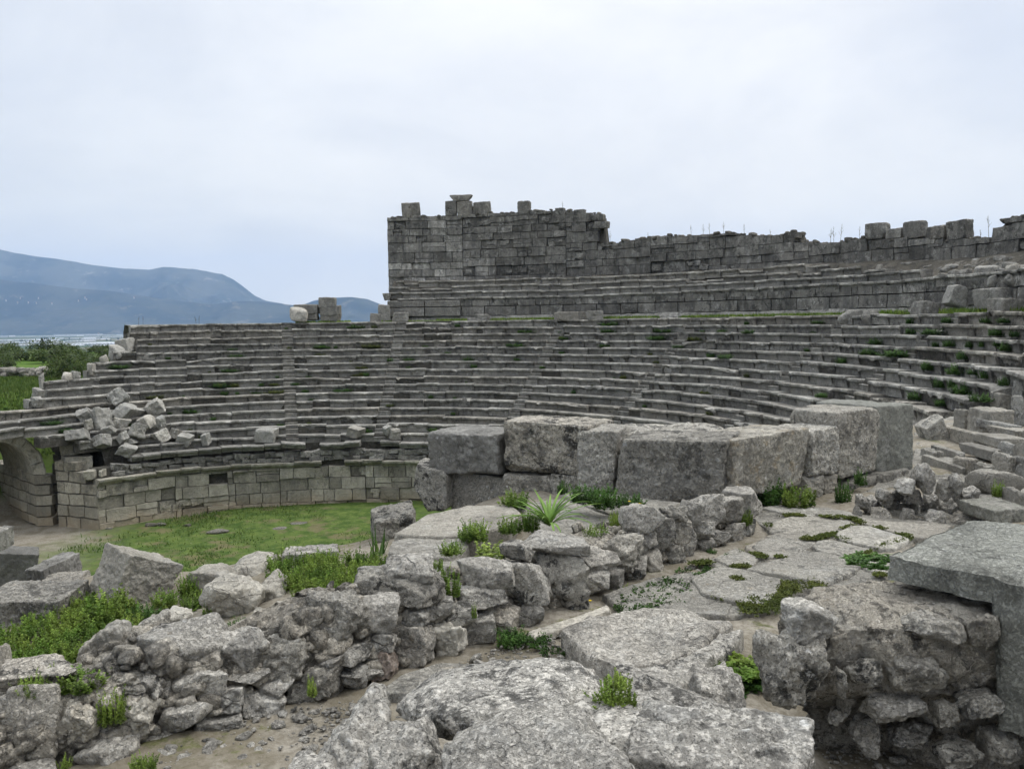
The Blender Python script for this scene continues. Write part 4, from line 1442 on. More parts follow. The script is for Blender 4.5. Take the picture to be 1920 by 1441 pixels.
# ------------------------------------------------------------------ foreground boulders
fb = [
    ((592, 1278, 750, 1500), 3.75, .62, 'rounded tall boulder at the left end of the near boulder group', 'fore', 1.0, 46, 901),
    ((742, 1232, 1150, 1375), 3.72, .95, 'broad flat-topped pale boulder at the back of the near group', 'fore', 1.08, 60, 902),
    ((688, 1342, 846, 1500), 3.3, .5, 'rough low boulder between the rounded tall one and the dark-blotched one', 'fore', .92, 44, 903),
    ((826, 1318, 1248, 1540), 3.0, .62, 'large dark-blotched boulder at the very front of the near group', 'fore', .9, 64, 904),
    ((1050, 1262, 1450, 1440), 3.75, .9, 'pitted grey boulder at the right back of the near group', 'fore', 1., 56, 905),
    ((1170, 1310, 1540, 1540), 3.25, .7, 'broad pitted boulder at the right front of the near group', 'fore', 1., 58, 906),
    ((480, 1404, 660, 1500), 3.5, .5, 'low flat rock at the left foot of the near group', 'fore', .85, 30, 907),
    ((1290, 1238, 1400, 1320), 4.3, .5, 'small pale boulder behind the near group beside the green mat', 'fore', 1.05, 28, 908),
    ((1486, 1388, 1530, 1470), 3.4, .14, 'small smooth stone at the right edge of the near group', 'rub', 1.1, 20, 909),
    ((960, 1290, 1240, 1400), 3.5, .6, 'grey rock filling the gap behind the dark-blotched boulder', 'fore', .95, 40, 910),
    ((1070, 1250, 1140, 1300), 4.25, .3, 'angular stone behind the flat-topped boulder', 'fore', .9, 22, 911),
]
for b, d, t, l, m_, tn, n, s in fb:
    gg = np.random.default_rng(s)
    place('boulder', b, d, t, l, 'boulder', m_, 'boulder', seed=s, n=n, amp=.075, rough=.02, tone=tn, K=11, rx=gg.uniform(-.2, .2), rz=gg.uniform(-.3, .3), group='near boulder group', sink=.25, p=22, cell=.013)

# ------------------------------------------------------------------ left middle blocks on the terrace
lf = [
    ((163, 1016, 344, 1140), 8.3, 1.0, 'big tilted pale block with a dark lower face on the grassy terrace', 'pale', 'block', .8, 24, (0, .42, .75)),
    ((-60, 1085, 168, 1172), 7.4, .95, 'long coarse grey block lying in the weeds at the left edge', 'big', 'block', .85, 26, (0, .06, .1)),
    ((-30, 1020, 74, 1100), 12.2, 1.2, 'dark wet-looking block at the left edge of the terrace', 'dkblock', 'block', .8, 16, (0, .1, .3)),
    ((48, 1033, 154, 1098), 11.6, 1., 'dark flat-topped block beside the darkest one at the left edge', 'dkblock', 'block', .95, 16, (0, -.1, -.2)),
    ((60, 1068, 180, 1108), 9.6, .8, 'low grey slab behind the long coarse block', 'big', 'block', .9, 14, (0, -.1, .2)),
    ((350, 1054, 452, 1112), 8.8, .6, 'pale rock with a rust stain right of the big tilted block', 'pale', 'boulder', .9, 20, (0, 0, 0)),
    ((425, 1032, 532, 1086), 9.2, .7, 'pale angular rock at the terrace edge above the meadow', 'pale', 'boulder', .9, 20, (.2, .3, 0)),
    ((372, 1073, 498, 1160), 7.7, .65, 'whitest cracked boulder in the rubble left of the weed bed', 'pale', 'boulder', 1.05, 26, (.2, .3, .2)),
    ((472, 1065, 548, 1124), 8.0, .5, 'rounded pale rock between the whitest boulder and the weeds', 'pale', 'boulder', 1., 20, (0, .4, 0)),
    ((528, 1018, 640, 1056), 10.6, .45, 'flat block at the far edge of the weed bed', 'rub', 'block', .95, 16, (0, -.06, .1)),
    ((-20, 984, 24, 1022), 16.5, .7, 'small grey block far down at the left picture edge', 'seat', 'block', 1.3, 10, (0, .05, .2)),
    ((344, 1080, 396, 1118), 8.2, .4, 'pinkish rubble stone under the rust-stained rock', 'red', 'boulder', 1.25, 16, (0, 0, 0)),
    ((143, 1160, 256, 1236), 5.5, .4, 'smooth oval boulder sitting loose on the left end of the rubble wall', 'pale', 'boulder', .92, 34, (0, 0, .2)),
    ((255, 1140, 320, 1195), 6.2, .35, 'crumbly mortar lump behind the oval boulder', 'mortar', 'boulder', 1.1, 18, (0, 0, 0)),
    ((290, 1134, 365, 1172), 6.6, .35, 'white rock behind the large wall stone', 'pale', 'boulder', 1.1, 18, (0, 0, 0)),
    ((463, 1136, 520, 1190), 6.5, .3, 'pale pointed stone beside broad dark leaves', 'pale', 'boulder', 1., 18, (.3, .2, 0)),
    ((515, 1120, 570, 1162), 7.2, .3, 'small whitish rock at the near rim of the weed bed', 'pale', 'boulder', 1.05, 16, (0, 0, 0)),
    ((580, 1104, 608, 1128), 7.3, .2, 'little white stone poking from the rim of the weed bed', 'pale', 'boulder', 1.15, 12, (0, 0, 0)),
    ((-12, 1204, 16, 1240), 6., .25, 'pale stone in white-flowered weeds at the left edge', 'pale', 'boulder', 1.05, 14, (0, 0, 0)),
    ((245, 1178, 280, 1220), 5.7, .25, 'small mortar-crusted stone right of the oval boulder', 'mortar', 'boulder', 1.1, 16, (0, 0, 0)),
]
for k, (b, d, t, l, m_, kd, tn, n, r_) in enumerate(lf):
    if k < 10 or k == 11:
        d = ground_d((b[0] + b[2]) / 2, b[3])
    tn = tn * (.84 if m_ == 'pale' else 1)
    place('boulder' if kd == 'boulder' else 'stone_block', b, d, t, l, 'boulder' if kd == 'boulder' else 'stone block', m_, kd, seed=950 + k, n=n, rx=r_[0], ry=r_[1], rz=r_[2], amp=.03 if kd == 'block' else .05, rough=.018, tone=tn, sink=.18, K=10, p=60 if kd == 'block' else 14)

# ------------------------------------------------------------------ right: ruined masonry with the big dressed block
mr = thing('masonry_ruin', 'crumbling rubble masonry mass with a dark hollow under its left end', 'ruin', tuple(at_z(1650, 1400, -2.9)))
V, Q = cubegrid(70, 40, 60)
# lump: front face at d 4.75, top at z -1.82
cA = np.array([2.92, 5.28, -2.40])
dm = np.array([2.26, .86, 1.16])
P = V * dm / 2
nn_ = (np.abs(V) ** 9).sum(1)[:, None] ** (1 / 9.)
P = V / nn_ * dm / 2
front = sstep(-P[:, 1], -.1, .42)
leftl = sstep(-P[:, 0], .0, .9)
low = sstep(-P[:, 2], -.12, .35)
P[:, 1] += .55 * leftl * low * front          # hollow under the left end
P[:, 0] += .2 * leftl * low
P[:, 1] += .16 * front * low * (1 - leftl)
nv = P / np.linalg.norm(P, axis=1)[:, None]
P[:, 1] = np.where(P[:, 1] > 0, P[:, 1] * (1 - .6 * leftl), P[:, 1])
P[:, 0] += .1 * leftl * (1 - low)
topf = sstep(P[:, 2], .45, .56)
side = fbm(P * 3.1 + 7, 5, 15) * .11 + (ridged(P * 6.5, 4, 16) - .3) * .095 + fbm(P * 25, 2, 18) * .014
P += nv * (side * (1 - .55 * topf))[:, None]
P[:, 2] -= .07 * topf * sstep(P[:, 1], 0, -.45)
make_mesh('mortar_mass', P + cA - np.array(mr.location), [Q], M['mortar'], (0, 0, 0), mr, True, np.full(len(P), 1.12))
rs = conv([(550, 470, 880, 720), (390, 650, 830, 1110), (990, 970, 1380, 1175), (930, 1110, 1115, 1350), (1130, 1170, 1410, 1360), (800, 1080, 930, 1190), (860, 1010, 980, 1120), (1100, 690, 1500, 1000), (1560, 560, 1790, 760), (1200, 540, 1600, 720), (1830, 830, 1990, 1120), (1380, 1040, 1560, 1200),
           (1520, 960, 1820, 1140), (1400, 1230, 1700, 1440), (1640, 1180, 1920, 1420), (840, 860, 930, 1030), (900, 800, 1130, 960), (730, 700, 810, 770)], 1280, 961, 3)
for k, b in enumerate(rs):
    d = 4.71 - .1 * (k in (1,)) + (.22 if k in (3, 4, 5, 6) else 0)
    w = (b[2] - b[0]) * d / F
    m_ = 'rub' if k in (0, 2, 3, 4, 10) else 'mortar'
    place('rough_stone' if m_ == 'mortar' else 'stone', b, d, min(.5, w * .8), None, None, m_, 'boulder', seed=1200 + k, n=26 if w > .3 else 18, amp=.07, rough=.018, tone=[.95, 1., .85, .95, .95, .9, .9, 1., 1., .95, 1., .9, 1., .9, .95, .9, .85, .95][k], parent=mr, K=10, p=20,
          rx=.2 * math.sin(k), rz=.3 * math.cos(k))

# big dressed block, L-shaped: a thin overhanging slab on the left and a deep body on the right
zt = -1.6
A = at_z(1664, 1042, zt)
B = at_z(1872, 1084, zt)
Cc = at_z(1800, 976, zt)
u = (B - A)[:2] / np.linalg.norm((B - A)[:2])
v = np.array([-u[1], u[0]])
Lb = np.linalg.norm((B - A)[:2])
D = 1.5
W2 = 1.7
nx, ny, nz = 60, 40, 30
V, Q = cubegrid(nx, ny, nz)
X = (V[:, 0] + 1) / 2 * (Lb + W2)
Y = (V[:, 1] + 1) / 2 * D
Hh = np.where(X < Lb - .02, .17, .17 + .75 * sstep(X, Lb - .02, Lb + .03))
e = .035
fx = np.clip((V[:, 0] + 1) / 2, 0, 1)
Z = -(1 - V[:, 2]) / 2 * Hh
# the body's front stands slightly forward
Y = Y - .05 * sstep(X, Lb - .02, Lb + .03) * (V[:, 1] < -.9)
P = np.stack([X, Y, Z], -1)
# round the edges
for ax, a in ((1, np.minimum(Y, 1e9)),):
    pass
edge = np.minimum(np.minimum(X, Y + .05), np.minimum(-Z + .0, 9))
P[:, 2] -= .02 * np.exp(-np.minimum(X, np.maximum(Y, 0)) / .03) * (V[:, 2] > .9)
P[:, 2] += .014 * fbm(P * 3.5, 5, 3) + .006 * fbm(P * 26, 3, 4)
chp = np.exp(-np.maximum(Y, 0) / .07) * np.clip(fbm(P * np.array([4, 1, 0]) + 3, 4, 31) - .05, 0, 1)
P[:, 2] -= .11 * chp * (V[:, 2] > .9)
P[:, 1] += .022 * fbm(P * 5 + 9, 5, 5) + .05 * np.clip(fbm(P * 2.5 + 5, 3, 6), 0, 1) * (V[:, 1] < -.9)
P[:, 0] += .02 * fbm(P * 4 + 3, 4, 7) * (V[:, 0] < -.9)
W = np.stack([A[0] + u[0] * P[:, 0] + v[0] * P[:, 1], A[1] + u[1] * P[:, 0] + v[1] * P[:, 1], zt + P[:, 2]], -1)
loc = (A[0], A[1], zt - .9)
o = make_mesh('dressed_block', W - np.array(loc), [Q], M['dress'], loc, None, True, None, 40)
tag(o, 'huge smooth dressed block with a flat greenish-grey top at the right edge', 'stone block')

# ------------------------------------------------------------------ right: rubble heap and tumbled seat slabs
heap = conv([(340, 975, 520, 1070), (310, 1060, 590, 1130), (480, 850, 690, 1050), (690, 970, 850, 1110), (785, 935, 925, 1050), (840, 1010, 915, 1140), (435, 1110, 580, 1200), (590, 1100, 720, 1160), (190, 1065, 310, 1130), (20, 1110, 120, 1190),
             (120, 1120, 240, 1210), (260, 1130, 390, 1230), (540, 1150, 690, 1250), (690, 1120, 860, 1220), (740, 1170, 930, 1260), (380, 1230, 515, 1310), (70, 1170, 190, 1240), (145, 1220, 320, 1310), (590, 1240, 780, 1340), (780, 1250, 1060, 1340),
             (1040, 1230, 1190, 1320), (910, 1040, 1070, 1130), (0, 1200, 70, 1290), (220, 1090, 330, 1160), (350, 1190, 470, 1250), (480, 1190, 560, 1260), (420, 1160, 500, 1230), (1180, 1270, 1300, 1330), (640, 1190, 720, 1260)], 1600, 680, 4.503)
bands = {}
for k, b in enumerate(heap):
    ym = (b[1] + b[3]) / 2
    bands.setdefault(0 if ym < 920 else (1 if ym < 945 else 2), []).append(k)
HL = {}
for bn, ks in bands.items():
    for j, k in enumerate(sorted(ks, key=lambda q: heap[q][0])):
        HL[k] = '%s stone from the left in the %s of the grey rubble heap' % (ORD[j], ['upper part', 'middle', 'front row'][bn])
for k, b in enumerate(heap):
    zb = -2.68 + .45 * sstep(964 - b[3], 0, 60)
    d = at_z((b[0] + b[2]) / 2, b[3], zb)[1]
    gg = np.random.default_rng(1300 + k)
    w = (b[2] - b[0]) * d / F
    place('broken_stone', (b[0] - 2, b[1] - 2, b[2] + 2, b[3] + 2), d, max(.2, w * .85), HL[k], 'stone', 'rub', 'boulder', seed=1300 + k, n=16, amp=.06, rough=.015, tone=gg.uniform(.8, 1.1), group='stones of the rubble heap', sink=.1, K=9, rx=gg.uniform(-.4, .4), ry=gg.uniform(-.4, .4), p=22)
tum = conv([(890, 1130, 1500, 1310), (930, 890, 1480, 1060), (830, 780, 1060, 915), (1010, 830, 1180, 925), (640, 770, 880, 960), (750, 520, 1070, 700), (690, 690, 910, 810), (515, 430, 820, 665), (560, 710, 760, 840), (840, 385, 990, 520), (960, 365, 1370, 570),
            (1010, 590, 1470, 690), (915, 670, 1230, 795), (1170, 740, 1370, 890), (1220, 660, 1370, 745), (1360, 660, 1500, 790), (1330, 780, 1500, 870), (1380, 850, 1500, 915), (1250, 1040, 1520, 1190), (1060, 470, 1400, 570), (1330, 270, 1480, 450), (1340, 150, 1480, 275), (1130, 520, 1480, 610), (1150, 240, 1340, 400)], 1600, 680, 4.503)
tlab = ['long flat slab with a pale top lying in front of the tumbled seats', 'low wide boulder at the right edge above the long flat slab', 'dark-fronted squared block in the middle of the tumbled seats', 'smooth seat fragment right of the dark-fronted block',
        'worn sloping tread left of the dark-fronted block', 'broad worn seat slab with a pale rim, upper left of the tumbled seats', 'narrow worn tread below the broad worn slab', 'seat slab tipped up diagonally beside the smooth tall block', 'low slab in the dark gap under the tipped slab',
        'dark squared stone behind the tipped slab', 'big seat end block with a bush at its side', 'long tread running to the right edge, upper of the tumbled seats', 'double tread stone with weeds along its left side', 'upright seat fragment at the right of the dark-fronted block', 'dark lichened lump on the tumbled seats',
        'dark rock at the right edge amid the tumbled seats', 'pale broken block at the right edge above the weeds', 'small lichened rock at the right edge', 'rounded mossy rock at the right edge behind the long flat slab', 'thin lichened seat slab with a chipped pale rim',
        'dark lichened rock at the right end of a seat row', 'angular lichened rock on the seat row end at the right edge', 'pale flagstone against the right edge under the seat ends', 'chipped seat block with a hollow at the end of its row']
td = [9.9, 11.8, 13.6, 13.2, 13.6, 16.3, 15., 17.5, 15.2, 18.5, 17.5, 15.6, 14.6, 13.6, 14.8, 14.2, 13.4, 12.8, 10.9, 16.6, 19.5, 22., 16.2, 22.5]
for k, (b, l, d) in enumerate(zip(tum, tlab, td)):
    gg = np.random.default_rng(1400 + k)
    w = (b[2] - b[0]) * d / F
    flat = k in (0, 4, 5, 6, 11, 12, 19, 22)
    hpx = (b[3] - b[1]) * d / F
    s_ = (b[3] - 592) / F
    t = min(2.2, .72 * hpx / s_) if flat else max(.5, min(1.2, w * .7))
    kd = 'boulder' if k in (1, 14, 15, 17, 18, 20, 21) else 'block'
    place('seat_slab' if kd == 'block' else 'boulder', b, d, t, l, 'stone slab' if kd == 'block' else 'boulder', 'dress' if k in (0,) else ('fallen' if k in (14, 17, 20, 21, 16, 19) else 'slab'), kd, seed=1400 + k, n=14, ry=(-.45 if k == 7 else gg.uniform(-.06, .06)), rz=gg.uniform(-.15, .15), amp=.03, rough=.015, tone=gg.uniform(.78, 1.), sink=.3 if not flat else .08, p=22, hmin=.1 if flat else None)

# ------------------------------------------------------------------ ground sheet
def polar_ground():
    rr = [0.6]
    while rr[-1] < 11800:
        r = rr[-1]
        rr.append(r * (1.012 if r < 14 else 1.02 if r < 150 else 1.045))
    rr = np.array(rr)
    aa = np.unique(np.concatenate([np.linspace(38, 142, 420), np.linspace(142, 398, 90)]))[:-1]
    aa = np.radians(aa)
    Rg, Ag = np.meshgrid(rr, aa, indexing='ij')
    X, Y = Rg * np.cos(Ag), Rg * np.sin(Ag)
    x, y = X.ravel(), Y.ravel()
    z = ground_z(x, y)
    P = np.stack([x, y, np.zeros_like(x)], -1)
    near = np.exp(-np.hypot(x, y) / 60)
    z = z + near * (.05 * fbm(P * .9, 4, 40) + .018 * fbm(P * 6, 3, 41)) + (np.hypot(x, y) > 40) * (np.hypot(x, y) < 400) * .25 * fbm(P * .12, 4, 44)
    V = np.stack([x, y, z], -1)
    nr, na = Rg.shape
    idx = np.arange(nr * na).reshape(nr, na)
    nx_ = np.roll(idx, -1, 1)
    Q = np.stack([idx[:-1], idx[1:], nx_[1:], nx_[:-1]], -1).reshape(-1, 4)
    V = np.concatenate([V, [[0, 0, -2.72]]])
    T = np.stack([np.full(na, len(V) - 1), idx[0], nx_[0]], -1)
    return V, Q, T


def ground_mat():
    m, nt = mat('ground_earth')
    n = N(nt)
    sep = n.node('ShaderNodeSeparateXYZ')
    n.ln(n.pos, sep.inputs[0])
    big = n.noise(.45, 6, .65)
    fin = n.noise(16, 8, .7)
    peb = n.voro(34, v=n.mapping(loc=(1, 2, 3)))
    dirt = n.mix(n.ramp(fin, .3, .7), (.135, .12, .094), (.265, .244, .205))
    dirt = n.mix(n.ramp(peb, .0, .22, .55, 0), dirt, (.36, .34, .30))
    dirt = n.mix(n.ramp(n.noise(1.3, 6, .6), .4, .62, 0, .6), dirt, (.10, .085, .055))
    moss = n.mix(n.ramp(fin, .35, .65), (.05, .06, .018), (.11, .115, .04))
    patch = n.ramp(n.noise(1.6, 10, .75, n.mapping(loc=(8, 1, 2))), .56, .63, 0, .75)
    near = n.mix(patch, dirt, moss)
    grass = n.mix(n.ramp(n.noise(1.4, 9, .75), .38, .62), (.034, .062, .013), (.078, .11, .027))
    grass = n.mix(n.ramp(n.noise(.5, 7, .7, n.mapping(loc=(3, 8, 1))), .50, .62, 0, .7), grass, (.12, .098, .058))
    grass = n.mix(n.ramp(n.noise(7, 6, .7), .62, .7, 0, .5), grass, (.30, .29, .25))
    # bare trodden earth by the passage
    bx = n.math('ADD', sep.outputs[0], n.math('MULTIPLY', n.noise(.35, 5, .6), 7.))
    bare = n.ramp(bx, -19.5, -14.5, 1, 0)
    g2 = n.mix(n.math('MULTIPLY', bare, n.ramp(sep.outputs[2], -9., -9.8, 0, 1)), grass, dirt)
    mead = n.ramp(sep.outputs[2], -3.6, -4.6)
    c = n.mix(mead, near, g2)
    hl = n.ramp(sep.outputs[1], 44, 50)
    hillc = n.mix(n.ramp(n.noise(.12, 6, .6), .4, .6), (.055, .105, .014), (.085, .125, .028))
    c = n.mix(hl, c, hillc)
    # far plain: fields
    fv = n.node('ShaderNodeTexVoronoi', feature='F1')
    n.ln(n.mapping((.004, .0022, .001)), fv.inputs['Vector'])
    fv.inputs['Scale'].default_value = 1.
    fs = n.node('ShaderNodeSeparateColor')
    n.ln(fv.outputs['Color'], fs.inputs[0])
    fld = n.mix(n.ramp(fs.outputs[0], .2, .8), (.045, .07, .03), (.13, .12, .075))
    c = n.mix(n.ramp(sep.outputs[1], 300, 460), c, fld)
    h = n.math('ADD', fin, n.math('MULTIPLY', n.noise(60, 4, .7), .5))
    n.out(c, .98, n.bump(h, .7, .02), .1)
    return m


M['ground'] = ground_mat()
V, Q, T = polar_ground()
o = make_mesh('ground', V, [Q, T], M['ground'])
tag(o, kind='structure')


# ------------------------------------------------------------------ vegetation
def leaf_quads(P, D, L, Wd, g, droop=.3):
    """diamond leaves: base P, direction D (unit), length L, width Wd -> verts, quads"""
    n = len(P)
    up = np.array([0, 0, 1.]) + g.normal(0, .35, (n, 3))
    S = np.cross(D, up)
    S /= np.linalg.norm(S, axis=1)[:, None] + 1e-9
    mid = P + D * (L * .5)[:, None]
    tip = P + D * L[:, None] - np.array([0, 0, 1.]) * (droop * L)[:, None]
    V = np.stack([P, mid + S * (Wd / 2)[:, None], tip, mid - S * (Wd / 2)[:, None]], 1).reshape(-1, 3)
    return V, np.arange(n * 4).reshape(n, 4)


def weed_arrays(seed, h=.35, w=.3, nst=26, nl=26, ll=.035, lw=.016, lean=.25):
    """bushy weed: upright leafy stems"""
    g = np.random.default_rng(seed)
    Ps, Ds, Ls, Ts = [], [], [], []
    SV, SQ, o = [], [], 0
    for k in range(nst):
        a, rr = g.uniform(0, 2 * PI), math.sqrt(g.random()) * w / 2
        b = np.array([rr * math.cos(a), rr * math.sin(a), 0])
        hh = h * g.uniform(.5, 1.) * (1 - .35 * (rr / (w / 2)) ** 2)
        d = np.array([g.normal(0, lean) + lean * math.cos(a) * rr / w, g.normal(0, lean) + lean * math.sin(a) * rr / w, 1.])
        d /= np.linalg.norm(d)
        t = np.sort(g.uniform(.08, 1, nl))
        P = b[None] + d[None] * (hh * t)[:, None]
        az = g.uniform(0, 2 * PI, nl)
        el = g.uniform(.1, .9, nl) + .5 * t
        D = np.stack([np.cos(az) * np.cos(el), np.sin(az) * np.cos(el), np.sin(el)], -1)
        Ps.append(P)
        Ds.append(D)
        Ls.append(ll * g.uniform(.6, 1.3, nl) * (1.15 - .6 * t))
        Ts.append(g.uniform(.5, 1.3) * (.8 + .35 * t))
        e1 = b + d * hh
        s = .003
        SV += [b + [s, 0, 0], b + [-s, 0, 0], e1 + [-s * .4, 0, 0], e1 + [s * .4, 0, 0], b + [0, s, 0], b + [0, -s, 0], e1 + [0, -s * .4, 0], e1 + [0, s * .4, 0]]
        SQ += [[o, o + 1, o + 2, o + 3], [o + 4, o + 5, o + 6, o + 7]]
        o += 8
    P, D, L, T = np.concatenate(Ps), np.concatenate(Ds), np.concatenate(Ls), np.concatenate(Ts)
    V, Q = leaf_quads(P, D, L, L * (lw / ll), g)
    V2 = np.array(SV)
    return np.concatenate([V, V2]), np.concatenate([Q, np.array(SQ) + len(V)]), np.concatenate([np.repeat(T, 4), np.full(len(V2), .8)])


def mk_me(name, arr, m):
    o = make_mesh(name, arr[0], [arr[1]], m, tone=arr[2], smooth=False)
    me = o.data
    bpy.data.objects.remove(o)
    return me


WEED = {}
for key, m_ in (('leaf', 'leaf'), ('leafy', 'leafy'), ('leafd', 'leafd'), ('leafo', 'leafo')):
    WEED[key] = [mk_me('weed_clump', weed_arrays(20 + s, 1., .9, 60, 44, .11, .06, .22), M[m_]) for s in range(3)]
    WEED[key + '_tall'] = [mk_me('weed_clump', weed_arrays(30 + s, 1., .5, 24, 60, .09, .05, .12), M[m_]) for s in range(3)]
    WEED[key + '_mat'] = [mk_me('weed_clump', weed_arrays(40 + s, 1., 3.4, 90, 16, .5, .26, .5), M[m_]) for s in range(2)]
wcount = 0


def weed(pos, h, w, label, kind='leaf', group=None, name='weed_clump', cat='plant'):
    global wcount
    wcount += 1
    me = WEED[kind][wcount % len(WEED[kind])]
    o = link(name, me, tuple(pos))
    bw = .9 if not kind.endswith(('tall', 'mat')) else (.5 if kind.endswith('tall') else 3.4)
    o.scale = (w / bw, w / bw, h)
    o.rotation_euler = (0, 0, (wcount * 2.4) % 6.28)
    return tag(o, label, cat, group)


def weed_box(b, d, label, kind='leaf', group=None, fl=1.0):
    xm = (b[0] + b[2]) / 2
    p = at_d(xm, b[3], d)
    h = (b[3] - b[1]) * d / F * fl
    w = (b[2] - b[0]) * d / F
    return weed(p, h, w, label, kind, group)


# weeds round the platform and rubble wall (photo boxes)
wl = [
    (c5([(660, 610, 830, 760)])[0], 8.95, 'leaf', 'round leafy weed on the pale platform slab'),
    (c5([(900, 445, 1050, 580)])[0], 10.6, 'leaf', 'bright weed clump behind the strap-leaved plant'),
    (c5([(890, 600, 1010, 720)])[0], 9.2, 'leaf', 'weed tuft left of the strap-leaved plant'),
    (c5([(1010, 560, 1110, 710)])[0], 9.2, 'leaf', 'upright weed touching the strap-leaved plant'),
    (c5([(755, 720, 945, 870)])[0], 7.9, 'leafy_tall', 'yellow-green upright weeds behind the rubble wall top'),
    (c5([(560, 740, 680, 840)])[0], 8.1, 'leaf', 'leafy weed at the oval platform slab'),
    (c5([(555, 830, 665, 1080)])[0], 6.75, 'leaf_tall', 'tall weed spilling over the gap in the rubble wall'),
    (c5([(505, 840, 570, 925)])[0], 7.1, 'leaf_tall', 'thin weed left of the tall spilling weed'),
    (c5([(1290, 410, 1450, 550)])[0], 10.35, 'leafd', 'dark weed clump at the foot of the narrow pale block'),
    (c5([(1400, 420, 1570, 580)])[0], 10.1, 'leafd', 'dark spreading weed before the corner block'),
    (c5([(1560, 480, 1700, 560)])[0], 10.2, 'leafd', 'low dark weed with yellow flowers right of the dark clumps'),
    (c5([(1380, 620, 1500, 790)])[0], 8.6, 'leaf', 'weed growing out of the rubble wall top'),
    (c5([(1510, 560, 1580, 710)])[0], 9.2, 'leaf', 'small weed beside the round-topped wall stone'),
    (c5([(735, 1075, 765, 1200)])[0], 6.3, 'leaf_tall', 'thin weed hanging on the wall face'),
    (c5([(1215, 390, 1275, 500)])[0], 10.9, 'leafd_tall', 'dark thin weed by the small pale lower stone'),
    (c5([(880, 1230, 1060, 1340)])[0], 6.7, 'leafd', 'dark grassy weed at the wall foot by the path'),
    (c5([(1700, 920, 1800, 990)])[0], 8.7, 'leafd', 'small weed at the foot of the far part of the rubble wall'),
    (c5([(1545, 1000, 1650, 1070)])[0], 8., 'leaf', 'low weed at the wall foot beside yellow flowers'),
    (conv([(400, 480, 560, 690)], 1280, 720, 3)[0], 11.6, 'leafd', 'dark broad-leaved bush against the ochre-stained block'),
    (conv([(545, 530, 735, 690)], 1280, 720, 3)[0], 11.4, 'leaf', 'bright bush beside the dark bush under the long block'),
    (conv([(860, 500, 940, 690)], 1280, 720, 3)[0], 11.9, 'leafd', 'dark narrow bush before the footing of the tall blocks'),
    (conv([(960, 450, 1040, 570)], 1280, 720, 3)[0], 12.5, 'leafd_tall', 'greyish thin bush leaning on the tall grey block'),
    (conv([(290, 670, 390, 790)], 1280, 720, 3)[0], 10.0, 'leaf', 'weed hanging on the far end of the rubble wall'),
    (conv([(1745, 520, 1810, 640)], 1280, 720, 3)[0], 11.4, 'leaf', 'weed with a dry stem among the rocks at the right edge'),
    (conv([(130, 910, 190, 970)], 1280, 720, 3)[0], 9.3, 'leafd', 'small tuft below the stones of the far wall part'),
    (c7([(470, 970, 700, 1180)])[0] if False else (158, 1085, 245, 1170), 7.6, 'leaf', 'tall weed bed in front of the big tilted block'),
    ((210, 1100, 260, 1160), 7.7, 'leaf_tall', 'spiky weed at the dark face of the tilted block'),
    ((285, 1095, 332, 1140), 7.9, 'leaf', 'weed at the right foot of the big tilted block'),
    ((225, 1140, 262, 1185), 6.8, 'leafy_tall', 'yellowish weed spike behind the oval boulder'),
    ((240, 1120, 292, 1165), 7.3, 'leafd', 'darker weed under the corner of the tilted block'),
    ((335, 1060, 375, 1120), 8.2, 'leaf', 'weed between the tilted block and the rust-stained rock'),
    ((340, 1100, 385, 1140), 7.6, 'leaf', 'low weed in the pink rubble'),
    ((382, 1115, 405, 1160), 6.9, 'leaf_tall', 'single weed spike before the whitest boulder'),
    ((430, 1150, 475, 1190), 6.3, 'leafd', 'broad dark leaves among pale rubble'),
    ((500, 1140, 540, 1185), 6.4, 'leafy_tall', 'yellowish weed right of the pointed stone'),
    ((525, 1140, 590, 1195), 6.4, 'leafd', 'dark weed mat on the rubble wall'),
    ((190, 1270, 240, 1355), 5.0, 'leaf', 'weed hanging down the wall right of the cracked near stone'),
    ((110, 1245, 190, 1290), 5.05, 'leaf', 'weed growing on the wall behind the cracked near stone'),
    ((35, 1252, 80, 1305), 4.9, 'leaf', 'weed before the pale stone at the left edge'),
    ((88, 1235, 105, 1275), 5.1, 'leafy_tall', 'thin pale weed spike at the left wall end'),
    ((245, 1400, 292, 1450), 4.6, 'leaf', 'bright weed at the bottom edge beside the wall foot'),
    ((515, 1325, 550, 1360), 5.55, 'leafd', 'small weed at the wall foot in bare earth'),
    ((113, 1405, 132, 1445), 4.65, 'leaf_tall', 'small weed in the crack at the bottom left'),
    ((1112, 1245, 1192, 1340), 3.95, 'leaf', 'vivid weed growing between the near boulders'),
    ((1140, 1245, 1175, 1290), 3.95, 'leafy_tall', 'flowering spikes of the vivid weed'),
    ((575, 1255, 596, 1305), 5.55, 'leafy_tall', 'yellowish grass tuft in the wall gap'),
]
for b, d, kd, l in wl:
    if b[2] < 410 and b[3] < 1190 and b[1] > 1050:
        d = ground_d((b[0] + b[2]) / 2, b[3])
    weed_box(b, d, l, kd)
# green mat on the path right side
weed_box((1290, 1180, 1430, 1275), 6.0, 'dark green mat of weeds against the ruined masonry', 'leafd_mat', fl=.28)
weed_box((1330, 1190, 1440, 1255), 6.0, 'brighter green weed beside the masonry rock', 'leaf_mat', fl=.4)
weed_box((1590, 1020, 1690, 1055), 7.4, 'low weeds along the joint before the big dressed block', 'leafd_mat', fl=.4)
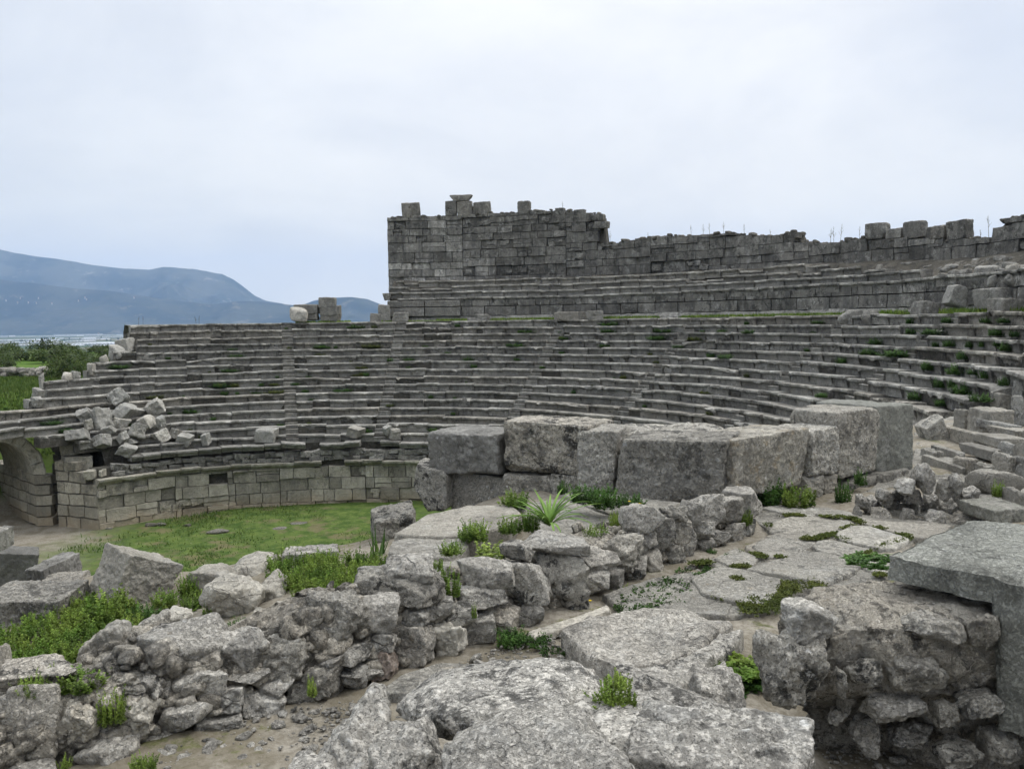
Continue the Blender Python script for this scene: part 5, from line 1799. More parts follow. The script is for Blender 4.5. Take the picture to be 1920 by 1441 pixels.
# strap-leaved plant
g = np.random.default_rng(3)
mb = MB()
for k in range(44):
    a = g.uniform(0, 2 * PI)
    L = g.uniform(.35, .68)
    el = g.uniform(.5, 1.35)
    ts = np.linspace(0, 1, 9)
    hor = np.array([math.cos(a), math.sin(a), 0])
    ang = el - ts * g.uniform(.5, 1.5)
    step = L / 8
    pts = np.concatenate([[np.zeros(3)], np.cumsum([(hor * math.cos(q) + np.array([0, 0, 1]) * math.sin(q)) * step for q in ang[:-1]], 0)])
    sd = np.array([-hor[1], hor[0], 0])
    wd_ = .015 * np.sin(PI * np.clip(ts * .85 + .15, 0, 1)) ** .7 + .001
    V = np.stack([pts - sd * wd_[:, None], pts + np.array([0, 0, -.006]), pts + sd * wd_[:, None]], 1).reshape(-1, 3)
    idx = np.arange(27).reshape(9, 3)
    q = np.concatenate([np.stack([idx[:-1, j], idx[:-1, j + 1], idx[1:, j + 1], idx[1:, j]], -1) for j in (0, 1)])
    mb.add(V, q, None, g.uniform(.7, 1.))
p = at_d(1030, 985, 9.2)
M['strap'] = leafmat('strap_leaves', (.10, .20, .03), (.16, .27, .05), .2)
o = mb.build('strap_leaf_plant', M['strap'])
o.location = tuple(p)
tag(o, 'plant with long pale green strap leaves on the platform', 'plant')
mb = MB()
p = at_d(712, 1045, 10.2)
for k in range(16):
    a = g.uniform(0, 2 * PI)
    h = g.uniform(.25, .45)
    tip = np.array([math.cos(a) * .15, math.sin(a) * .15, h])
    s = np.array([-math.sin(a), math.cos(a), 0]) * .012
    b = np.array([g.normal(0, .05), g.normal(0, .05), 0])
    mb.add([b - s, b + s, b + tip * .6 + s * .8, b + tip * .6 - s * .8, b + tip], [[0, 1, 2, 3]], [[3, 2, 4]], g.uniform(.7, 1.1))
o = mb.build('grass_tuft', M['leafd'])
o.location = tuple(p)
tag(o, 'dark grass tuft before the lone low block', 'grass tuft')


def patch_weeds(name, pts, hs, m, seed, nl=22, ll=.045):
    g = np.random.default_rng(seed)
    mb = MB()
    for (p, h) in zip(pts, hs):
        V, Q, T = weed_arrays(int(g.integers(1e6)), h, h * .5, 5, nl, ll, ll * .5, .22)
        mb.add(V + np.asarray(p), Q, None, T * g.uniform(.75, 1.2))
    return mb


def scatter_px(x0, y0, x1, y1, n, zf, g, test=None):
    out = []
    while len(out) < n:
        x, y = g.uniform(x0, x1), g.uniform(y0, y1)
        if test and not test(x, y):
            continue
        r = ray(x, y)
        # march to the terrain
        d = 6.
        for _ in range(400):
            q = r * (d / r[1])
            if q[2] < gz(q[0], q[1]):
                break
            d *= 1.01
        out.append((q[0], q[1], gz(q[0], q[1])))
    return out


g = np.random.default_rng(8)
pts = scatter_px(505, 1055, 720, 1130, 240, None, g, lambda x, y: y > 1046 + (x - 610) ** 2 / 900 and not (x < 560 and y > 1112) and not (x > 680 and y > 1090))
mb = patch_weeds('weed_bed', pts, g.uniform(.14, .34, len(pts)), M['leaf'], 1)
tag(mb.build('weed_bed', M['leaf'], smooth=False), 'bed of bright green weeds behind the rubble wall', 'weeds', kind='stuff')
pts = scatter_px(-40, 1110, 255, 1275, 330, None, g, lambda x, y: y > 1200 - x * .42 and y < 1275 - max(0, x - 60) * .3)
mb = patch_weeds('weed_bed', pts, g.uniform(.12, .32, len(pts)), M['leaf'], 2)
tag(mb.build('weed_bed', M['leaf'], smooth=False), 'sloping bed of bright weeds in front of the long coarse block', 'weeds', kind='stuff')
# white flowers in it
# moss and low herbs in the path joints
g = np.random.default_rng(9)
mb = MB()
JT = [[(470, 795), (590, 735), (730, 742), (960, 755), (1010, 785)], [(640, 872), (760, 868), (860, 835), (960, 795)], [(400, 950), (470, 980), (600, 970), (700, 935), (760, 875)], [(880, 865), (960, 892), (1090, 925), (1280, 860)], [(1060, 795), (1180, 835), (1290, 862)],
      [(940, 985), (1050, 950), (1190, 915)], [(930, 1040), (1010, 1060), (1140, 1075)], [(330, 1260), (420, 1220), (520, 1170), (640, 1120), (770, 1135)], [(430, 1290), (520, 1230), (600, 1150), (760, 1120)], [(230, 1300), (330, 1290), (420, 1240)], [(280, 910), (360, 930)], [(60, 1010), (160, 1000)], [(130, 1175), (270, 1215)], [(290, 1025), (380, 1025)], [(300, 1090), (360, 1120)]]
for jl in JT:
    jl = np.array(jl, float)
    sl_ = np.r_[0, np.cumsum(np.linalg.norm(np.diff(jl, axis=0), axis=1))]
    nn = int(sl_[-1] / 3.4)
    wide = 24 if jl[0][1] > 1100 else 4
    for k in range(nn):
        s = g.uniform(0, sl_[-1])
        if vnoise(np.array([[s * .02, jl[0][0], 3.3]]), 4)[0] < .0:
            continue
        x, y = np.interp(s, sl_, jl[:, 0]), np.interp(s, sl_, jl[:, 1])
        x, y = x + g.normal(0, wide), y + g.normal(0, wide * .6)
        p = at_z(x / 3 + 1280, y / 3 + 720, -2.665)
        V, Q, T = weed_arrays(int(g.integers(1e6)), g.uniform(.02, .05), .13, 7, 6, .028, .018, .6)
        mb.add(V + p, Q, None, T * g.uniform(.7, 1.2))
tag(mb.build('joint_moss', M['leafo'], smooth=False), 'low moss and herbs in the joints of the paved path', 'moss', kind='stuff')
# herbs at the foot of the rubble wall and on the bare path
mb = MB()
for k in range(260):
    x = g.uniform(850, 1420)
    y0_ = np.interp(x, [860, 1080, 1250, 1410], [1240, 1160, 1080, 1012])
    p = at_z(x, y0_ + abs(g.normal(0, 34)) + 4, -2.7)
    if vnoise(np.array([[p[0] * 1.6, p[1] * 1.6, 1.]]), 9)[0] < -.1:
        continue
    V, Q, T = weed_arrays(int(g.integers(1e6)), g.uniform(.025, .09), .14, 6, 8, .035, .018, .5)
    mb.add(V + p, Q, None, T * g.uniform(.6, 1.))
tag(mb.build('path_herbs', M['leafd'], smooth=False), 'sparse dark herbs along the bare earth beside the rubble wall', 'herbs', kind='stuff')
# gravel
mb = MB()
for k in range(2300):
    if k < 1500:
        x, y = g.uniform(560, 1350), 0
        y = np.interp(x, [400, 640, 860, 1080, 1250, 1410], [1385, 1320, 1240, 1160, 1080, 1012]) + abs(g.normal(0, 45))
        p = at_z(x, y, -2.7)
    elif k < 1750:
        p = at_z(g.uniform(300, 640), g.uniform(1315, 1441), -2.71)
    else:
        p = at_z(g.uniform(1480, 1720), g.uniform(1300, 1440), -2.92)
    s = abs(g.normal(0, .009)) * g.choice([1, 1, 1, 2.2]) + .004
    V, Q = rock((s * g.uniform(.8, 1.8), s * g.uniform(.8, 1.5), s * .7), 3, 7000 + k, amp=.1, rough=.0)
    mb.add(V + p, Q, None, g.uniform(.45, 1.05))
for k in range(110):
    if k < 60:
        p = at_z(g.uniform(300, 640), g.uniform(1320, 1441), -2.72)
    else:
        x = g.uniform(640, 1350)
        p = at_z(x, np.interp(x, [640, 860, 1080, 1250, 1410], [1320, 1240, 1160, 1080, 1012]) + abs(g.normal(0, 30)), -2.71)
    s = g.uniform(.025, .085)
    V, Q = rock((s * g.uniform(.9, 1.8), s, s * .6), 6, 9000 + k, amp=.08, rough=.004)
    mb.add(V @ rot(g.normal(0, .2), g.normal(0, .2), g.uniform(0, 6)).T + p, Q, None, g.uniform(.6, 1.1))
tag(mb.build('gravel', M['rub']), 'loose gravel scattered on the bare earth of the path', 'gravel', kind='stuff')

# orchestra meadow grass
g = np.random.default_rng(12)
mb = MB()
N_ = 110000
P = np.stack([g.uniform(-26, 8, N_), g.uniform(18, 47, N_)], -1)
rc = np.hypot(P[:, 0] - CX, P[:, 1] - CY)
dens = fbm(np.c_[P * .35, np.zeros(N_)], 4, 31)
keep = (rc < RP + .7) & (dens + g.normal(0, .25, N_) > -.15 + .9 * sstep(-P[:, 0], 14.5, 20.5))
P = P[keep]
nB = len(P)
zb = ground_z(P[:, 0], P[:, 1])
B0 = np.c_[P, zb]
az = g.uniform(0, 2 * PI, nB)
h = g.uniform(.05, .16, nB) * (1 + .5 * dens[keep])
wv = np.stack([-np.sin(az), np.cos(az), 0 * az], -1) * (g.uniform(.015, .035, nB))[:, None]
tip = B0 + np.stack([np.cos(az) * .5 * h, np.sin(az) * .5 * h, h], -1)
V = np.stack([B0 - wv, B0 + wv, tip], 1).reshape(-1, 3)
o = make_mesh('meadow_grass', V, [np.arange(nB * 3).reshape(-1, 3)], M['grass'], tone=np.repeat(g.uniform(.6, 1.25, nB), 3), smooth=False)
tag(o, 'short green grass on the orchestra floor', 'grass', kind='stuff')
# small stones lying in the meadow
for k, (x, y, w, l) in enumerate([(285, 985, 26, 'small pale stone in the meadow close to the orchestra wall'), (302, 983, 20, 'small grey stone beside the pale one near the orchestra wall'), (408, 1000, 44, 'low grey rock half sunk in the meadow'), (350, 985, 18, 'tiny stone in the meadow left of the sunk rock'), (525, 993, 30, 'dark flat rock in the meadow'), (205, 992, 16, 'tiny pale stone at the wall corner'), (560, 985, 34, 'low stones ridge in the meadow near the middle')]):
    d = at_z(x, y, FLOOR)[1]
    place('small_stone', (x - w / 2, y - w * .22, x + w / 2, y + 2), d, w * d / F * .5, l, 'stone', 'core', 'boulder', seed=1500 + k, n=8, tone=1.3, sink=.02)

# tufts on the seat rows ------------------------------------------------
tuft_r = conv([(0, 290, 100, 390), (200, 310, 450, 395), (910, 310, 1060, 410), (1120, 330, 1220, 420), (280, 450, 350, 525), (410, 430, 540, 525), (640, 440, 700, 535), (780, 440, 830, 530), (940, 450, 1010, 520), (1020, 450, 1170, 575), (550, 540, 650, 665), (180, 660, 310, 780), (460, 680, 630, 830), (670, 740, 780, 830),
               (790, 750, 900, 870), (1000, 820, 1090, 950), (300, 840, 430, 970), (450, 840, 540, 970), (510, 890, 700, 1040), (20, 980, 150, 1100), (310, 1070, 420, 1170), (700, 1000, 890, 1120), (570, 1230, 700, 1360), (390, 180, 500, 270), (800, 190, 900, 270), (1000, 190, 1130, 270), (0, 190, 90, 280)], 1700, 560, 5.764) + \
    conv([(1010, 815, 1100, 860), (1130, 815, 1275, 870), (870, 860, 920, 910), (1050, 760, 1140, 800), (1350, 880, 1420, 945), (750, 1060, 810, 1100), (340, 710, 400, 740), (205, 845, 270, 880)], 1280, 380, 3)
rows_t = {}
TB = []
for b in tuft_r:
    P, d = cavea_hit((b[0] + b[2]) / 2, b[3] - 1)
    r = np.hypot(P[0] - CX, P[1] - CY)
    i = int(np.clip(math.floor((R0 - r) / DR + 1.), 0, 15))
    TB.append((b, P, d, i))
    rows_t.setdefault(i, []).append(b)
for b, P, d, i in TB:
    k = sorted(rows_t[i], key=lambda q: -q[0]).index(b)
    w, h = (b[2] - b[0]) * d / F, (b[3] - b[1]) * d / F
    weed(P, h, w * 1.1, '%s green bush from the right end on the %s seat tread from the top' % (ORD[min(k, 15)], ORD[i]), 'leafd', 'green bushes on the right seats', 'seat_bush', 'bush')
# small scattered tufts over the rest, one at a time along the tread backs
g = np.random.default_rng(15)
for i in range(1, 16):
    tr, tl = ROWEND[i]
    lst = []
    for k in range(7 + (i in (4, 9, 10)) * 4):
        t = g.uniform(max(tr, .35), tl - .03)
        if i in (9, 10) and g.random() < .5:
            t = math.radians(g.uniform(102, 118))
        lst.append(t)
    lst.sort(reverse=True)
    for k, t in enumerate(lst):
        p = cav(rowr(i) + DR - .02, t, rowz(i))
        s = g.uniform(.12, .34)
        weed(p, s, s * g.choice([g.uniform(.9, 1.6), g.uniform(2, 4)]), '%s small weed from the left on the %s seat tread from the top' % (ORD[min(k, 15)], ORD[i]), ['leafd', 'leafd', 'leafo', 'leafd'][int(g.integers(4))], 'small weeds on the seat treads', 'seat_weed', 'weed')
# grass on the walkway and upper rows
mb = MB()
nB = 0
Vs, Ts = [], []
for (ta, tb, ra, rb, zz, n, hh) in ((math.radians(20), math.radians(84), R0 + .75, RU - .18, Z0 + .02, 5200, .22), (math.radians(-8), math.radians(20), R0 + .75, RU - .2, Z0 + .02, 2600, .28), (math.radians(92), math.radians(118), R0 + .4, R0 + 1.6, Z0 + .02, 2600, .18), (math.radians(75), math.radians(92), RU - .9, RU - .2, Z0 + .02, 700, .12)):
    t = g.uniform(ta, tb, n)
    dn = vnoise(np.c_[t * 14, t * 0 + ra, t * 0], 3)
    t = t[dn > -.2]
    r = g.uniform(ra, rb, len(t))
    b = cav(r, t, zz + .3 * np.clip(r - RU - 1.4, 0, 9) * (ra > RU))
    az = g.uniform(0, 6.28, len(t))
    h = hh * g.uniform(.4, 1., len(t))
    wv = np.stack([-np.sin(az), np.cos(az), 0 * az], -1) * .03
    tip = b + np.stack([np.cos(az) * .3 * h, np.sin(az) * .3 * h, h], -1)
    Vs.append(np.stack([b - wv, b + wv, tip], 1).reshape(-1, 3))
    Ts.append(np.repeat(g.uniform(.8, 1.5, len(t)), 3))
V = np.concatenate(Vs)
o = make_mesh('walkway_grass', V, [np.arange(len(V)).reshape(-1, 3)], M['leaf'], tone=np.concatenate(Ts) * .8, smooth=False)
tag(o, 'grass growing along the walkway and the upper rows', 'grass', kind='stuff')


# dry stalks on the wall tops
def stalk(p, h, label, seed):
    g = np.random.default_rng(seed)
    mb = MB()

    def stick(a, b, r):
        mb.add([a + [r, 0, 0], a + [-r * .5, r * .87, 0], a + [-r * .5, -r * .87, 0], b + [r * .5, 0, 0], b + [-r * .25, r * .43, 0], b + [-r * .25, -r * .43, 0]], [[0, 1, 4, 3], [1, 2, 5, 4], [2, 0, 3, 5]])
    top = np.array([g.normal(0, .06), g.normal(0, .06), 1.]) * h
    stick(np.zeros(3), top, .012)
    for k in range(9):
        s = g.uniform(.35, .95)
        a = g.uniform(0, 6.28)
        stick(top * s, top * s + np.array([math.cos(a) * .16, math.sin(a) * .16, .25]) * h * (1.1 - s) * 1.3, .008)
    o = mb.build('dry_stalk', M['dry'])
    o.location = tuple(p)
    return tag(o, label, 'dry plant', 'dry stalks along the wall top')


for k, (x, y0_, y1_) in enumerate([(1296, 422, 440), (1318, 420, 440), (1330, 418, 438), (1357, 415, 438), (1395, 420, 438), (1445, 430, 440), (1558, 428, 456), (1564, 425, 456), (1576, 420, 455), (1612, 424, 447), (1662, 416, 430), (1732, 420, 445), (1856, 404, 445), (1841, 430, 446), (1055, 378, 394), (1215, 436, 447), (1145, 432, 455)]):
    t = th_at_px(x, RW + .3, 5, -15, 110)
    p = cav(RW + .3, t, 0)
    z0_, z1_ = at_d(x, y1_, p[1])[2], at_d(x, y0_, p[1])[2]
    stalk((p[0], p[1], z0_ - .1), z1_ - z0_ + .1, '%s dry plant stalk from the left along the wall top' % ORD[min(sorted([1296, 1318, 1330, 1357, 1395, 1445, 1558, 1564, 1576, 1612, 1662, 1732, 1856, 1841, 1055, 1215, 1145]).index(x), 15)] if x != 1856 else 'tall dry plant stalk left of the highest right wall', 60 + k)
for k, (x, l) in enumerate([(260, 'left of two pairs of thin stalks above the top seat row'), (268, 'thin stalk beside the leftmost one above the top seat row'), (368, 'thin stalk above the top seat row in the middle of the left wing'), (373, 'short stalk beside the middle thin stalk on the left wing')]):
    t = th_at_px(x, R0 + .8, .1)
    stalk(cav(R0 + .8, t, Z0), .55, l, 90 + k)


# yellow flowers
def flower(p, label, k):
    g = np.random.default_rng(k)
    r = thing('yellow_flower', label, 'flower', tuple(p), 'yellow flowers beside the rubble wall')
    mb = MB()
    mb.add([[-.002, 0, 0], [.002, 0, 0], [.002, 0, .07], [-.002, 0, .07], [0, -.002, 0], [0, .002, 0], [0, .002, .07], [0, -.002, .07]], [[0, 1, 2, 3], [4, 5, 6, 7]])
    mb.build('stem', M['leafd'], parent=r)
    mb = MB()
    for q in range(6):
        a = q * PI / 3
        c, s = math.cos(a), math.sin(a)
        mb.add([[0, 0, .07], [c * .012 - s * .008, s * .012 + c * .008, .076], [c * .024, s * .024, .075], [c * .012 + s * .008, s * .012 - c * .008, .076]], [[0, 1, 2, 3]])
    mb.build('petals', M['flower'], parent=r)


fl = [(1092, 1113), (1100, 1122), (1106, 1125), (1098, 1128), (1086, 1132), (1180, 936), (1200, 940), (1140, 1148), (1125, 1150), (975, 1185)]
for k, (x, y) in enumerate(fl):
    d = wd(x) - .08 if y > 1000 else 10.1
    flower(at_d(x, y + 14, d), ['uppermost yellow flower at the wall foot', 'yellow flower just right below the uppermost one', 'rightmost yellow flower of the wall foot cluster', 'lowest yellow flower of the wall foot cluster', 'leftmost yellow flower of the wall foot cluster', 'yellow flower in the dark weeds under the corner block', 'yellow flower at the right end of the dark weeds',
                               'yellow flower on the path beside the raised slab', 'yellow flower left of the one beside the raised slab', 'yellow flower in the dark grassy weed at the wall foot'][k], k)


# shrubs on the left hill --------------------------------------------------
def shrub_arrays(seed, n=1500):
    g = np.random.default_rng(seed)
    nb = 9
    c = np.stack([g.uniform(-.75, .75, nb), g.uniform(-.6, .6, nb), g.uniform(.25, .68, nb)], -1)
    rad = g.uniform(.22, .4, nb)
    w = rng.integers(0, nb, n)
    d = g.normal(size=(n, 3))
    d /= np.linalg.norm(d, axis=1)[:, None]
    P = c[w] + d * rad[w][:, None] * (g.random(n) ** .35)[:, None]
    P[:, 2] = np.abs(P[:, 2])
    D = d + g.normal(0, .5, (n, 3))
    D /= np.linalg.norm(D, axis=1)[:, None]
    L = g.uniform(.07, .15, n)
    V, Q = leaf_quads(P, D, L, L * .7, g, .2)
    return V, Q, np.repeat(g.uniform(.55, 1.3, nb)[w] * g.uniform(.7, 1.25, n), 4)


SH = [shrub_arrays(s) for s in range(4)]
SHM = [mk_me('shrub', a, M['shrub']) for a in SH]
tw = MB()
for a in range(5):
    q = np.array([math.cos(a * 1.3) * .5, math.sin(a * 1.3) * .4, .55])
    tw.add([[.03, 0, 0], [-.03, 0, 0], [q[0] - .01, q[1], q[2]], [q[0] + .01, q[1], q[2]], [0, .03, 0], [0, -.03, 0], [q[0], q[1] - .01, q[2]], [q[0], q[1] + .01, q[2]]], [[0, 1, 2, 3], [4, 5, 6, 7]])
tmo = tw.build('stem', M['twig'])
TWM = tmo.data
bpy.data.objects.remove(tmo)
g = np.random.default_rng(19)
shl = []
for k in range(58):
    d = g.uniform(64, 116)
    x = g.uniform(-45, 235)
    shl.append((d, x))
shl += [(60, 105), (60.5, 92), (61, 140), (59, 126), (62, 160), (64, 185)]
shl.sort()
nrow = {}
for k, (d, x) in enumerate(shl):
    q = at_d(x, 650, d)
    zz = gz(q[0], q[1]) - .1
    s = g.uniform(1.3, 2.7) if k >= 8 else g.uniform(.8, 1.3)
    bnd = 'front' if d < 78 else ('middle' if d < 98 else 'back')
    nrow.setdefault(bnd, []).append(x)
    r = thing('shrub', 'x', 'shrub', (q[0], q[1], zz), 'shrubs on the hill beyond the seats')
    r['_x'], r['_b'] = x, bnd
    r.rotation_euler = (0, 0, g.uniform(0, 6))
    hh = g.uniform(.9, 1.7) * (1.15 if x < 90 else .9)
    hh = hh * g.choice([.5, .8, 1., 1.25])
    r.scale = (s, s, hh)
    link('foliage', SHM[k % 4], parent=r)
    link('stem', TWM, parent=r)
NUM = ORD + ['seventeenth', 'eighteenth', 'nineteenth', 'twentieth', 'twenty-first', 'twenty-second', 'twenty-third', 'twenty-fourth', 'twenty-fifth', 'twenty-sixth', 'twenty-seventh', 'twenty-eighth', 'twenty-ninth', 'thirtieth']
for o in list(COL.objects):
    if '_b' in o.keys():
        k = sorted(nrow[o['_b']]).index(o['_x'])
        o['label'] = '%s green shrub from the left in the %s belt on the hill' % (NUM[min(k, 29)], o['_b'])
        del o['_x'], o['_b']
# low field wall in front of the shrubs
fw = MB()
for k in range(70):
    x = g.uniform(-30, 92)
    q = at_d(x, 700, 61 + g.normal(0, .3))
    s = g.uniform(.25, .55)
    V, Q = rock((s * 1.4, s, s * .9), 6, 8000 + k, amp=.06, rough=.02)
    fw.add(V + np.array([q[0], q[1], gz(q[0], q[1]) + g.uniform(.0, .55)]), Q, None, g.uniform(.9, 1.5))
tag(fw.build('field_wall', M['seat'], tuple(at_d(30, 705, 61))), 'tumbledown dry stone field wall between grass slope and shrubs', 'wall')
# grass on the slope
V, T = [], []
n = 16000
y = g.uniform(47, 60, n)
x = -y * g.uniform(.50, .72, n)
z = ground_z(x, y)
b = np.c_[x, y, z]
az = g.uniform(0, 6.28, n)
h = g.uniform(.12, .3, n)
wv = np.stack([-np.sin(az), np.cos(az), 0 * az], -1) * .04
tip = b + np.stack([np.cos(az) * .4 * h, np.sin(az) * .4 * h, h], -1)
o = make_mesh('slope_grass', np.stack([b - wv, b + wv, tip], 1).reshape(-1, 3), [np.arange(n * 3).reshape(-1, 3)], M['grass'], tone=np.repeat(g.uniform(.6, 1.1, n), 3), smooth=False)
tag(o, 'green grass slope beyond the left end of the seats', 'grass', kind='stuff')

# ------------------------------------------------------------------ far plain, hills
ZPL = -60.


def ridge_mesh(name, pl, dfoot, dridge, dback, seed, m, xs, amp):
    X = np.linspace(xs[0], xs[1], 420)
    yr = np.interp(X, [a for a, b in pl], [b for a, b in pl])
    nd = 90
    V = np.empty((len(X), nd, 3))
    for j, (x, y) in enumerate(zip(X, yr)):
        top = at_d(x, y, dridge)[2]
        dd = np.concatenate([np.linspace(dfoot, dridge, 70), np.linspace(dridge, dback, 21)[1:]])
        k = np.where(dd <= dridge, (dd - dfoot) / (dridge - dfoot), 1 - .6 * (dd - dridge) / (dback - dridge))
        zz = ZPL - 6 + (top - ZPL + 6) * np.clip(k, 0, 1) ** 1.15
        xx = at_d(x, 600, 1.)[0] * dd
        V[j] = np.stack([xx, dd, zz], -1)
    P = V.reshape(-1, 3)
    kk = np.clip((P[:, 2] - ZPL) / 900, 0, 1)
    dsp = (ridged(P * np.array([1, 1, 0]) / 1400., 5, seed) - .45) * amp + fbm(P * np.array([1, 1, 0]) / 300., 4, seed + 3) * amp * .25
    fade = np.sin(PI * np.clip((P[:, 1] - dfoot) / (dridge - dfoot), 0, 1)) * .85 + .15
    P[:, 2] += dsp * fade
    idx = np.arange(len(P)).reshape(len(X), nd)
    Q = np.stack([idx[:-1, :-1], idx[1:, :-1], idx[1:, 1:], idx[:-1, 1:]], -1).reshape(-1, 4)
    return tag(make_mesh(name, P, [Q], m), kind='structure')


def mountain_mat(name, a, b, c3):
    m, nt = mat(name)
    n = N(nt)
    c = n.mix(n.ramp(n.noise(.0022, 8, .65), .4, .6), a, b)
    c = n.mix(n.ramp(n.noise(.006, 8, .7, n.mapping(loc=(900, 20, 7))), .58, .66, 0, .7), c, c3)
    n.out(c, 1., None, .0)
    return m


mm = mountain_mat('mountain_scrub', (.035, .045, .035), (.075, .08, .06), (.20, .19, .165))
mm2 = mountain_mat('foothill_scrub', (.022, .03, .024), (.05, .055, .04), (.14, .13, .10))
ridge_mesh('mountain', [(-700, 440), (-200, 452), (0, 466), (20, 471), (60, 478), (120, 487), (180, 497), (240, 505), (285, 506), (310, 502), (360, 505), (365, 505), (400, 511), (420, 514), (440, 525), (460, 540), (480, 556), (500, 565), (530, 571), (560, 580), (640, 600), (760, 622), (1100, 640)], 7000, 9300, 11000, 3, mm, (-700, 1000), 210)
ridge_mesh('foothills', [(-700, 520), (0, 524), (90, 533), (150, 541), (210, 545), (300, 559), (400, 569), (440, 564), (490, 564), (520, 567), (550, 571), (565, 572), (590, 563), (620, 558), (660, 556), (690, 560), (720, 572), (760, 584), (900, 600), (1300, 612)], 6300, 7400, 9000, 8, mm2, (-700, 1300), 75)

# greenhouses on the plain
g = np.random.default_rng(31)
ghl = [(0, 90, 632), (95, 150, 630), (155, 215, 633), (0, 40, 639), (48, 78, 640), (100, 150, 628), (168, 200, 629), (60, 88, 636), (118, 145, 636), (150, 178, 637), (0, 70, 644), (150, 225, 645), (165, 235, 650), (190, 245, 655), (120, 148, 641), (205, 228, 632), (20, 34, 627), (40, 55, 627), (110, 240, 647), (186, 240, 625), (228, 245, 636), (-40, -8, 631), (-60, -10, 640), (10, 60, 649), (90, 118, 650)]
for k, (x0, x1, y) in enumerate(ghl):
    p0, p1 = at_z(x0, y, ZPL), at_z(x1, y, ZPL)
    Lg = p1[0] - p0[0]
    H = 4.5
    nb = max(3, int(Lg / 12))
    mb = MB()
    aa = np.linspace(0, PI, 9)
    for j in range(nb):
        cx = Lg * (j + .5) / nb - Lg / 2
        wv = Lg / nb / 2 * .97
        dep = g.uniform(60, 140)
        pr_ = np.array([[cx - wv * math.cos(a), 0, 2.2 + (H - 2.2) * math.sin(a)] for a in aa])
        pr_ = np.concatenate([[[cx - wv, 0, 0]], pr_, [[cx + wv, 0, 0]]])
        bk = pr_ + np.array([0, dep, 0])
        n_ = len(pr_)
        mb.add(np.concatenate([pr_, bk]), [[q, q + 1, q + 1 + n_, q + n_] for q in range(n_ - 1)], [[0, q + 1, q] for q in range(1, n_ - 1)])
    o = mb.build('greenhouse', M['white'], smooth=False)
    o.location = ((p0[0] + p1[0]) / 2, p0[1], ZPL)
    tag(o, 'white plastic greenhouse on the plain, %s from the left of the far white strips' % NUM[sorted(range(len(ghl)), key=lambda q: ghl[q][0] + q * .01).index(k)], 'greenhouse', 'greenhouses on the plain')
# trees on the plain
for k, (x, y, h) in enumerate([(78, 637, 12), (84, 637, 13), (90, 637, 11), (120, 640, 9), (150, 638, 9), (200, 639, 8), (208, 640, 8), (222, 637, 10), (40, 642, 12), (130, 636, 8), (16, 632, 8), (190, 634, 9)]):
    p = at_z(x, y, ZPL)
    r = thing('tree', '%s dark tree from the left among the far greenhouses' % ORD[sorted([78, 84, 90, 120, 150, 200, 208, 222, 40, 130, 16, 190]).index(x)], 'tree', tuple(p), 'trees on the plain')
    r.scale = (h * .55, h * .55, h)
    link('crown', SHM[k % 4], (0, 0, .15), r)
    link('trunk', TWM, parent=r)
# houses on the foothill slope
hm = plain('house_plaster', (.34, .33, .32))
hr = plain('house_roof', (.3, .14, .09))
for k, (x, y) in enumerate([(38, 558), (33, 566), (11, 562), (97, 568), (159, 557), (162, 560), (251, 557), (72, 558), (53, 566), (185, 625), (68, 567), (147, 563)]):
    d = 6900 if y < 600 else 6200
    p = at_d(x, y, d)
    r = thing('house', '%s tiny white house from the left on the far slope' % ORD[sorted([38, 33, 11, 97, 159, 162, 251, 72, 53, 185, 68, 147]).index(x)], 'house', (p[0], p[1], p[2] - 6), 'houses on the far slope')
    s = 3.6
    mb = MB()
    mb.add([[-s, -s, -8], [s, -s, -8], [s, s, -8], [-s, s, -8], [-s, -s, 8], [s, -s, 8], [s, s, 8], [-s, s, 8]], [[0, 1, 5, 4], [1, 2, 6, 5], [2, 3, 7, 6], [3, 0, 4, 7]])
    mb.build('wall', hm, parent=r, smooth=False)
    mb = MB()
    mb.add([[-s - 1, -s - 1, 8], [s + 1, -s - 1, 8], [s + 1, s + 1, 8], [-s - 1, s + 1, 8], [-s - 1, 0, 11], [s + 1, 0, 11]], [[0, 1, 5, 4], [2, 3, 4, 5]], [[1, 2, 5], [3, 0, 4]])
    mb.build('roof', hr, parent=r, smooth=False)

# ------------------------------------------------------------------ haze
bm = MB()
lo, hi = np.array([-12600., -12300., -75.]), np.array([12600., 12300., 1010.])
V, Q = cubegrid(1)
bm.add((V + 1) / 2 * (hi - lo) + lo, Q)
hm_, nt = mat('haze_air')
o = bm.build('haze', hm_, smooth=False)
tag(o, 'thin blue haze', 'haze', kind='stuff')
pv = nt.nodes.new('ShaderNodeVolumePrincipled')
pv.inputs['Color'].default_value = (.38, .57, .93, 1)
pv.inputs['Density'].default_value = .62e-4
pv.inputs['Anisotropy'].default_value = .0
oo = nt.nodes.new('ShaderNodeOutputMaterial')
nt.links.new(pv.outputs[0], oo.inputs['Volume'])

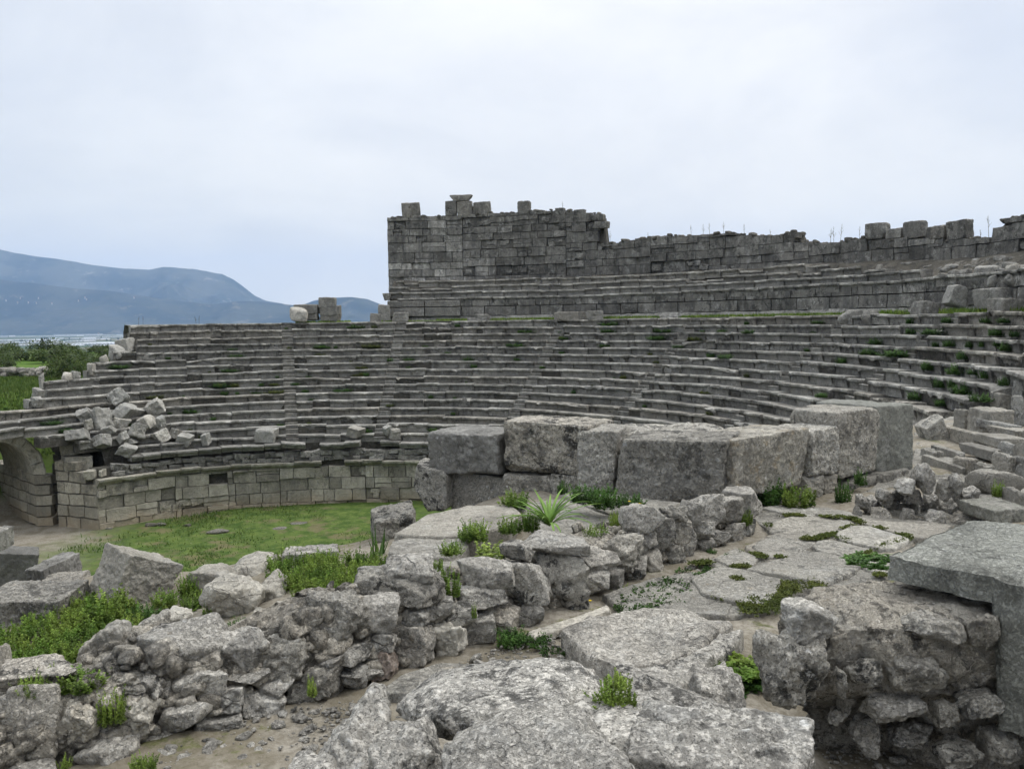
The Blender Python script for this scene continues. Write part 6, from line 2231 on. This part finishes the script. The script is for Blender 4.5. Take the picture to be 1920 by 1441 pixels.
# ------------------------------------------------------------------ sky and sun
SUN_EL, SUN_AZ = math.radians(55), math.radians(72)   # azimuth clockwise from +Y: to the right, a little ahead of the viewer
w = bpy.data.worlds.new('World')
sc.world = w
w.use_nodes = True
nt = w.node_tree
nt.nodes.clear()
n = N.__new__(N)
n.nt = nt
tc = nt.nodes.new('ShaderNodeTexCoord')
n.pos = tc.outputs['Generated']
sky = nt.nodes.new('ShaderNodeTexSky')
sky.sky_type = 'NISHITA'
sky.sun_disc = False
sky.sun_elevation = SUN_EL
sky.sun_rotation = SUN_AZ
sky.dust_density = 3.
sepw_x = nt.nodes.new('ShaderNodeSeparateXYZ')
nt.links.new(n.pos, sepw_x.inputs[0])
cl = n.noise(2.1, 9, .6, n.mapping((1, 1, 2.2)), .3)
cloud = n.mix(n.ramp(cl, .3, .7), (7.35, 7.5, 7.8), (8.75, 8.75, 8.7))
cloud = n.mix(n.ramp(n.math('ADD', sepw_x.outputs[0], n.math('MULTIPLY', cl, .5)), -.45, .5), n.mix(1., cloud, (.90, .925, .955), 'MULTIPLY'), cloud)
sepw = n.node('ShaderNodeSeparateXYZ')
n.ln(n.pos, sepw.inputs[0])
cloud = n.mix(n.ramp(sepw.outputs[2], .0, .3, 1, 0), cloud, n.mix(1., cloud, (1.05, 1.0, .88), 'MULTIPLY'))
cloud = n.mix(1., cloud, n.grey(n.ramp(sepw.outputs[2], .3, .95, 1., 3.2)), 'MULTIPLY')
cloud = n.mix(1., cloud, n.grey(n.ramp(sepw.outputs[1], -.6, .35, .75, 1.)), 'MULTIPLY')
gap = n.ramp(n.noise(1.1, 6, .6, n.mapping((1, 1, 1.5), loc=(3.1, .4, .2))), .36, .56, .90, .99)
hol = n.node('ShaderNodeVectorMath', operation='DISTANCE')
n.ln(n.pos, hol.inputs[0])
hd = ray(1890, 20) / np.linalg.norm(ray(1890, 20))
hol.inputs[1].default_value = tuple(hd)
hole_m = n.ramp(n.math('ADD', hol.outputs['Value'], n.math('MULTIPLY', n.noise(4, 6, .6), .22)), .12, .28, .80, 1)
fac = n.math('MULTIPLY', gap, hole_m)
col = n.mix(fac, sky.outputs[0], cloud)
bg = nt.nodes.new('ShaderNodeBackground')
nt.links.new(col, bg.inputs[0])
bg.inputs[1].default_value = .1
wo = nt.nodes.new('ShaderNodeOutputWorld')
nt.links.new(bg.outputs[0], wo.inputs[0])

sl_ = bpy.data.lights.new('sun', 'SUN')
sl_.energy = 1.5
sl_.angle = math.radians(14)
sl_.color = (1, .96, .9)
so = bpy.data.objects.new('sun', sl_)
COL.objects.link(so)
sd = np.array([math.sin(SUN_AZ) * math.cos(SUN_EL), math.cos(SUN_AZ) * math.cos(SUN_EL), math.sin(SUN_EL)])
from mathutils import Vector
so.rotation_euler = Vector(-sd).to_track_quat('-Z', 'Y').to_euler()

cam = bpy.data.cameras.new('camera')
cam.sensor_width = 36
cam.lens = 36 * F / 1920
cam.clip_start = .05
cam.clip_end = 40000
co = bpy.data.objects.new('camera', cam)
COL.objects.link(co)
Rm = Matrix((RIGHT, UP, -FWD)).transposed()
co.matrix_world = Rm.to_4x4()
sc.camera = co
vs = sc.view_settings
vs.view_transform = 'Standard'
vs.look = 'None'
vs.gamma = 1
vs.exposure = .32
sc.cycles.volume_bounces = 1
sc.cycles.max_bounces = 6
sc.cycles.diffuse_bounces = 3
sc.cycles.use_denoising = True
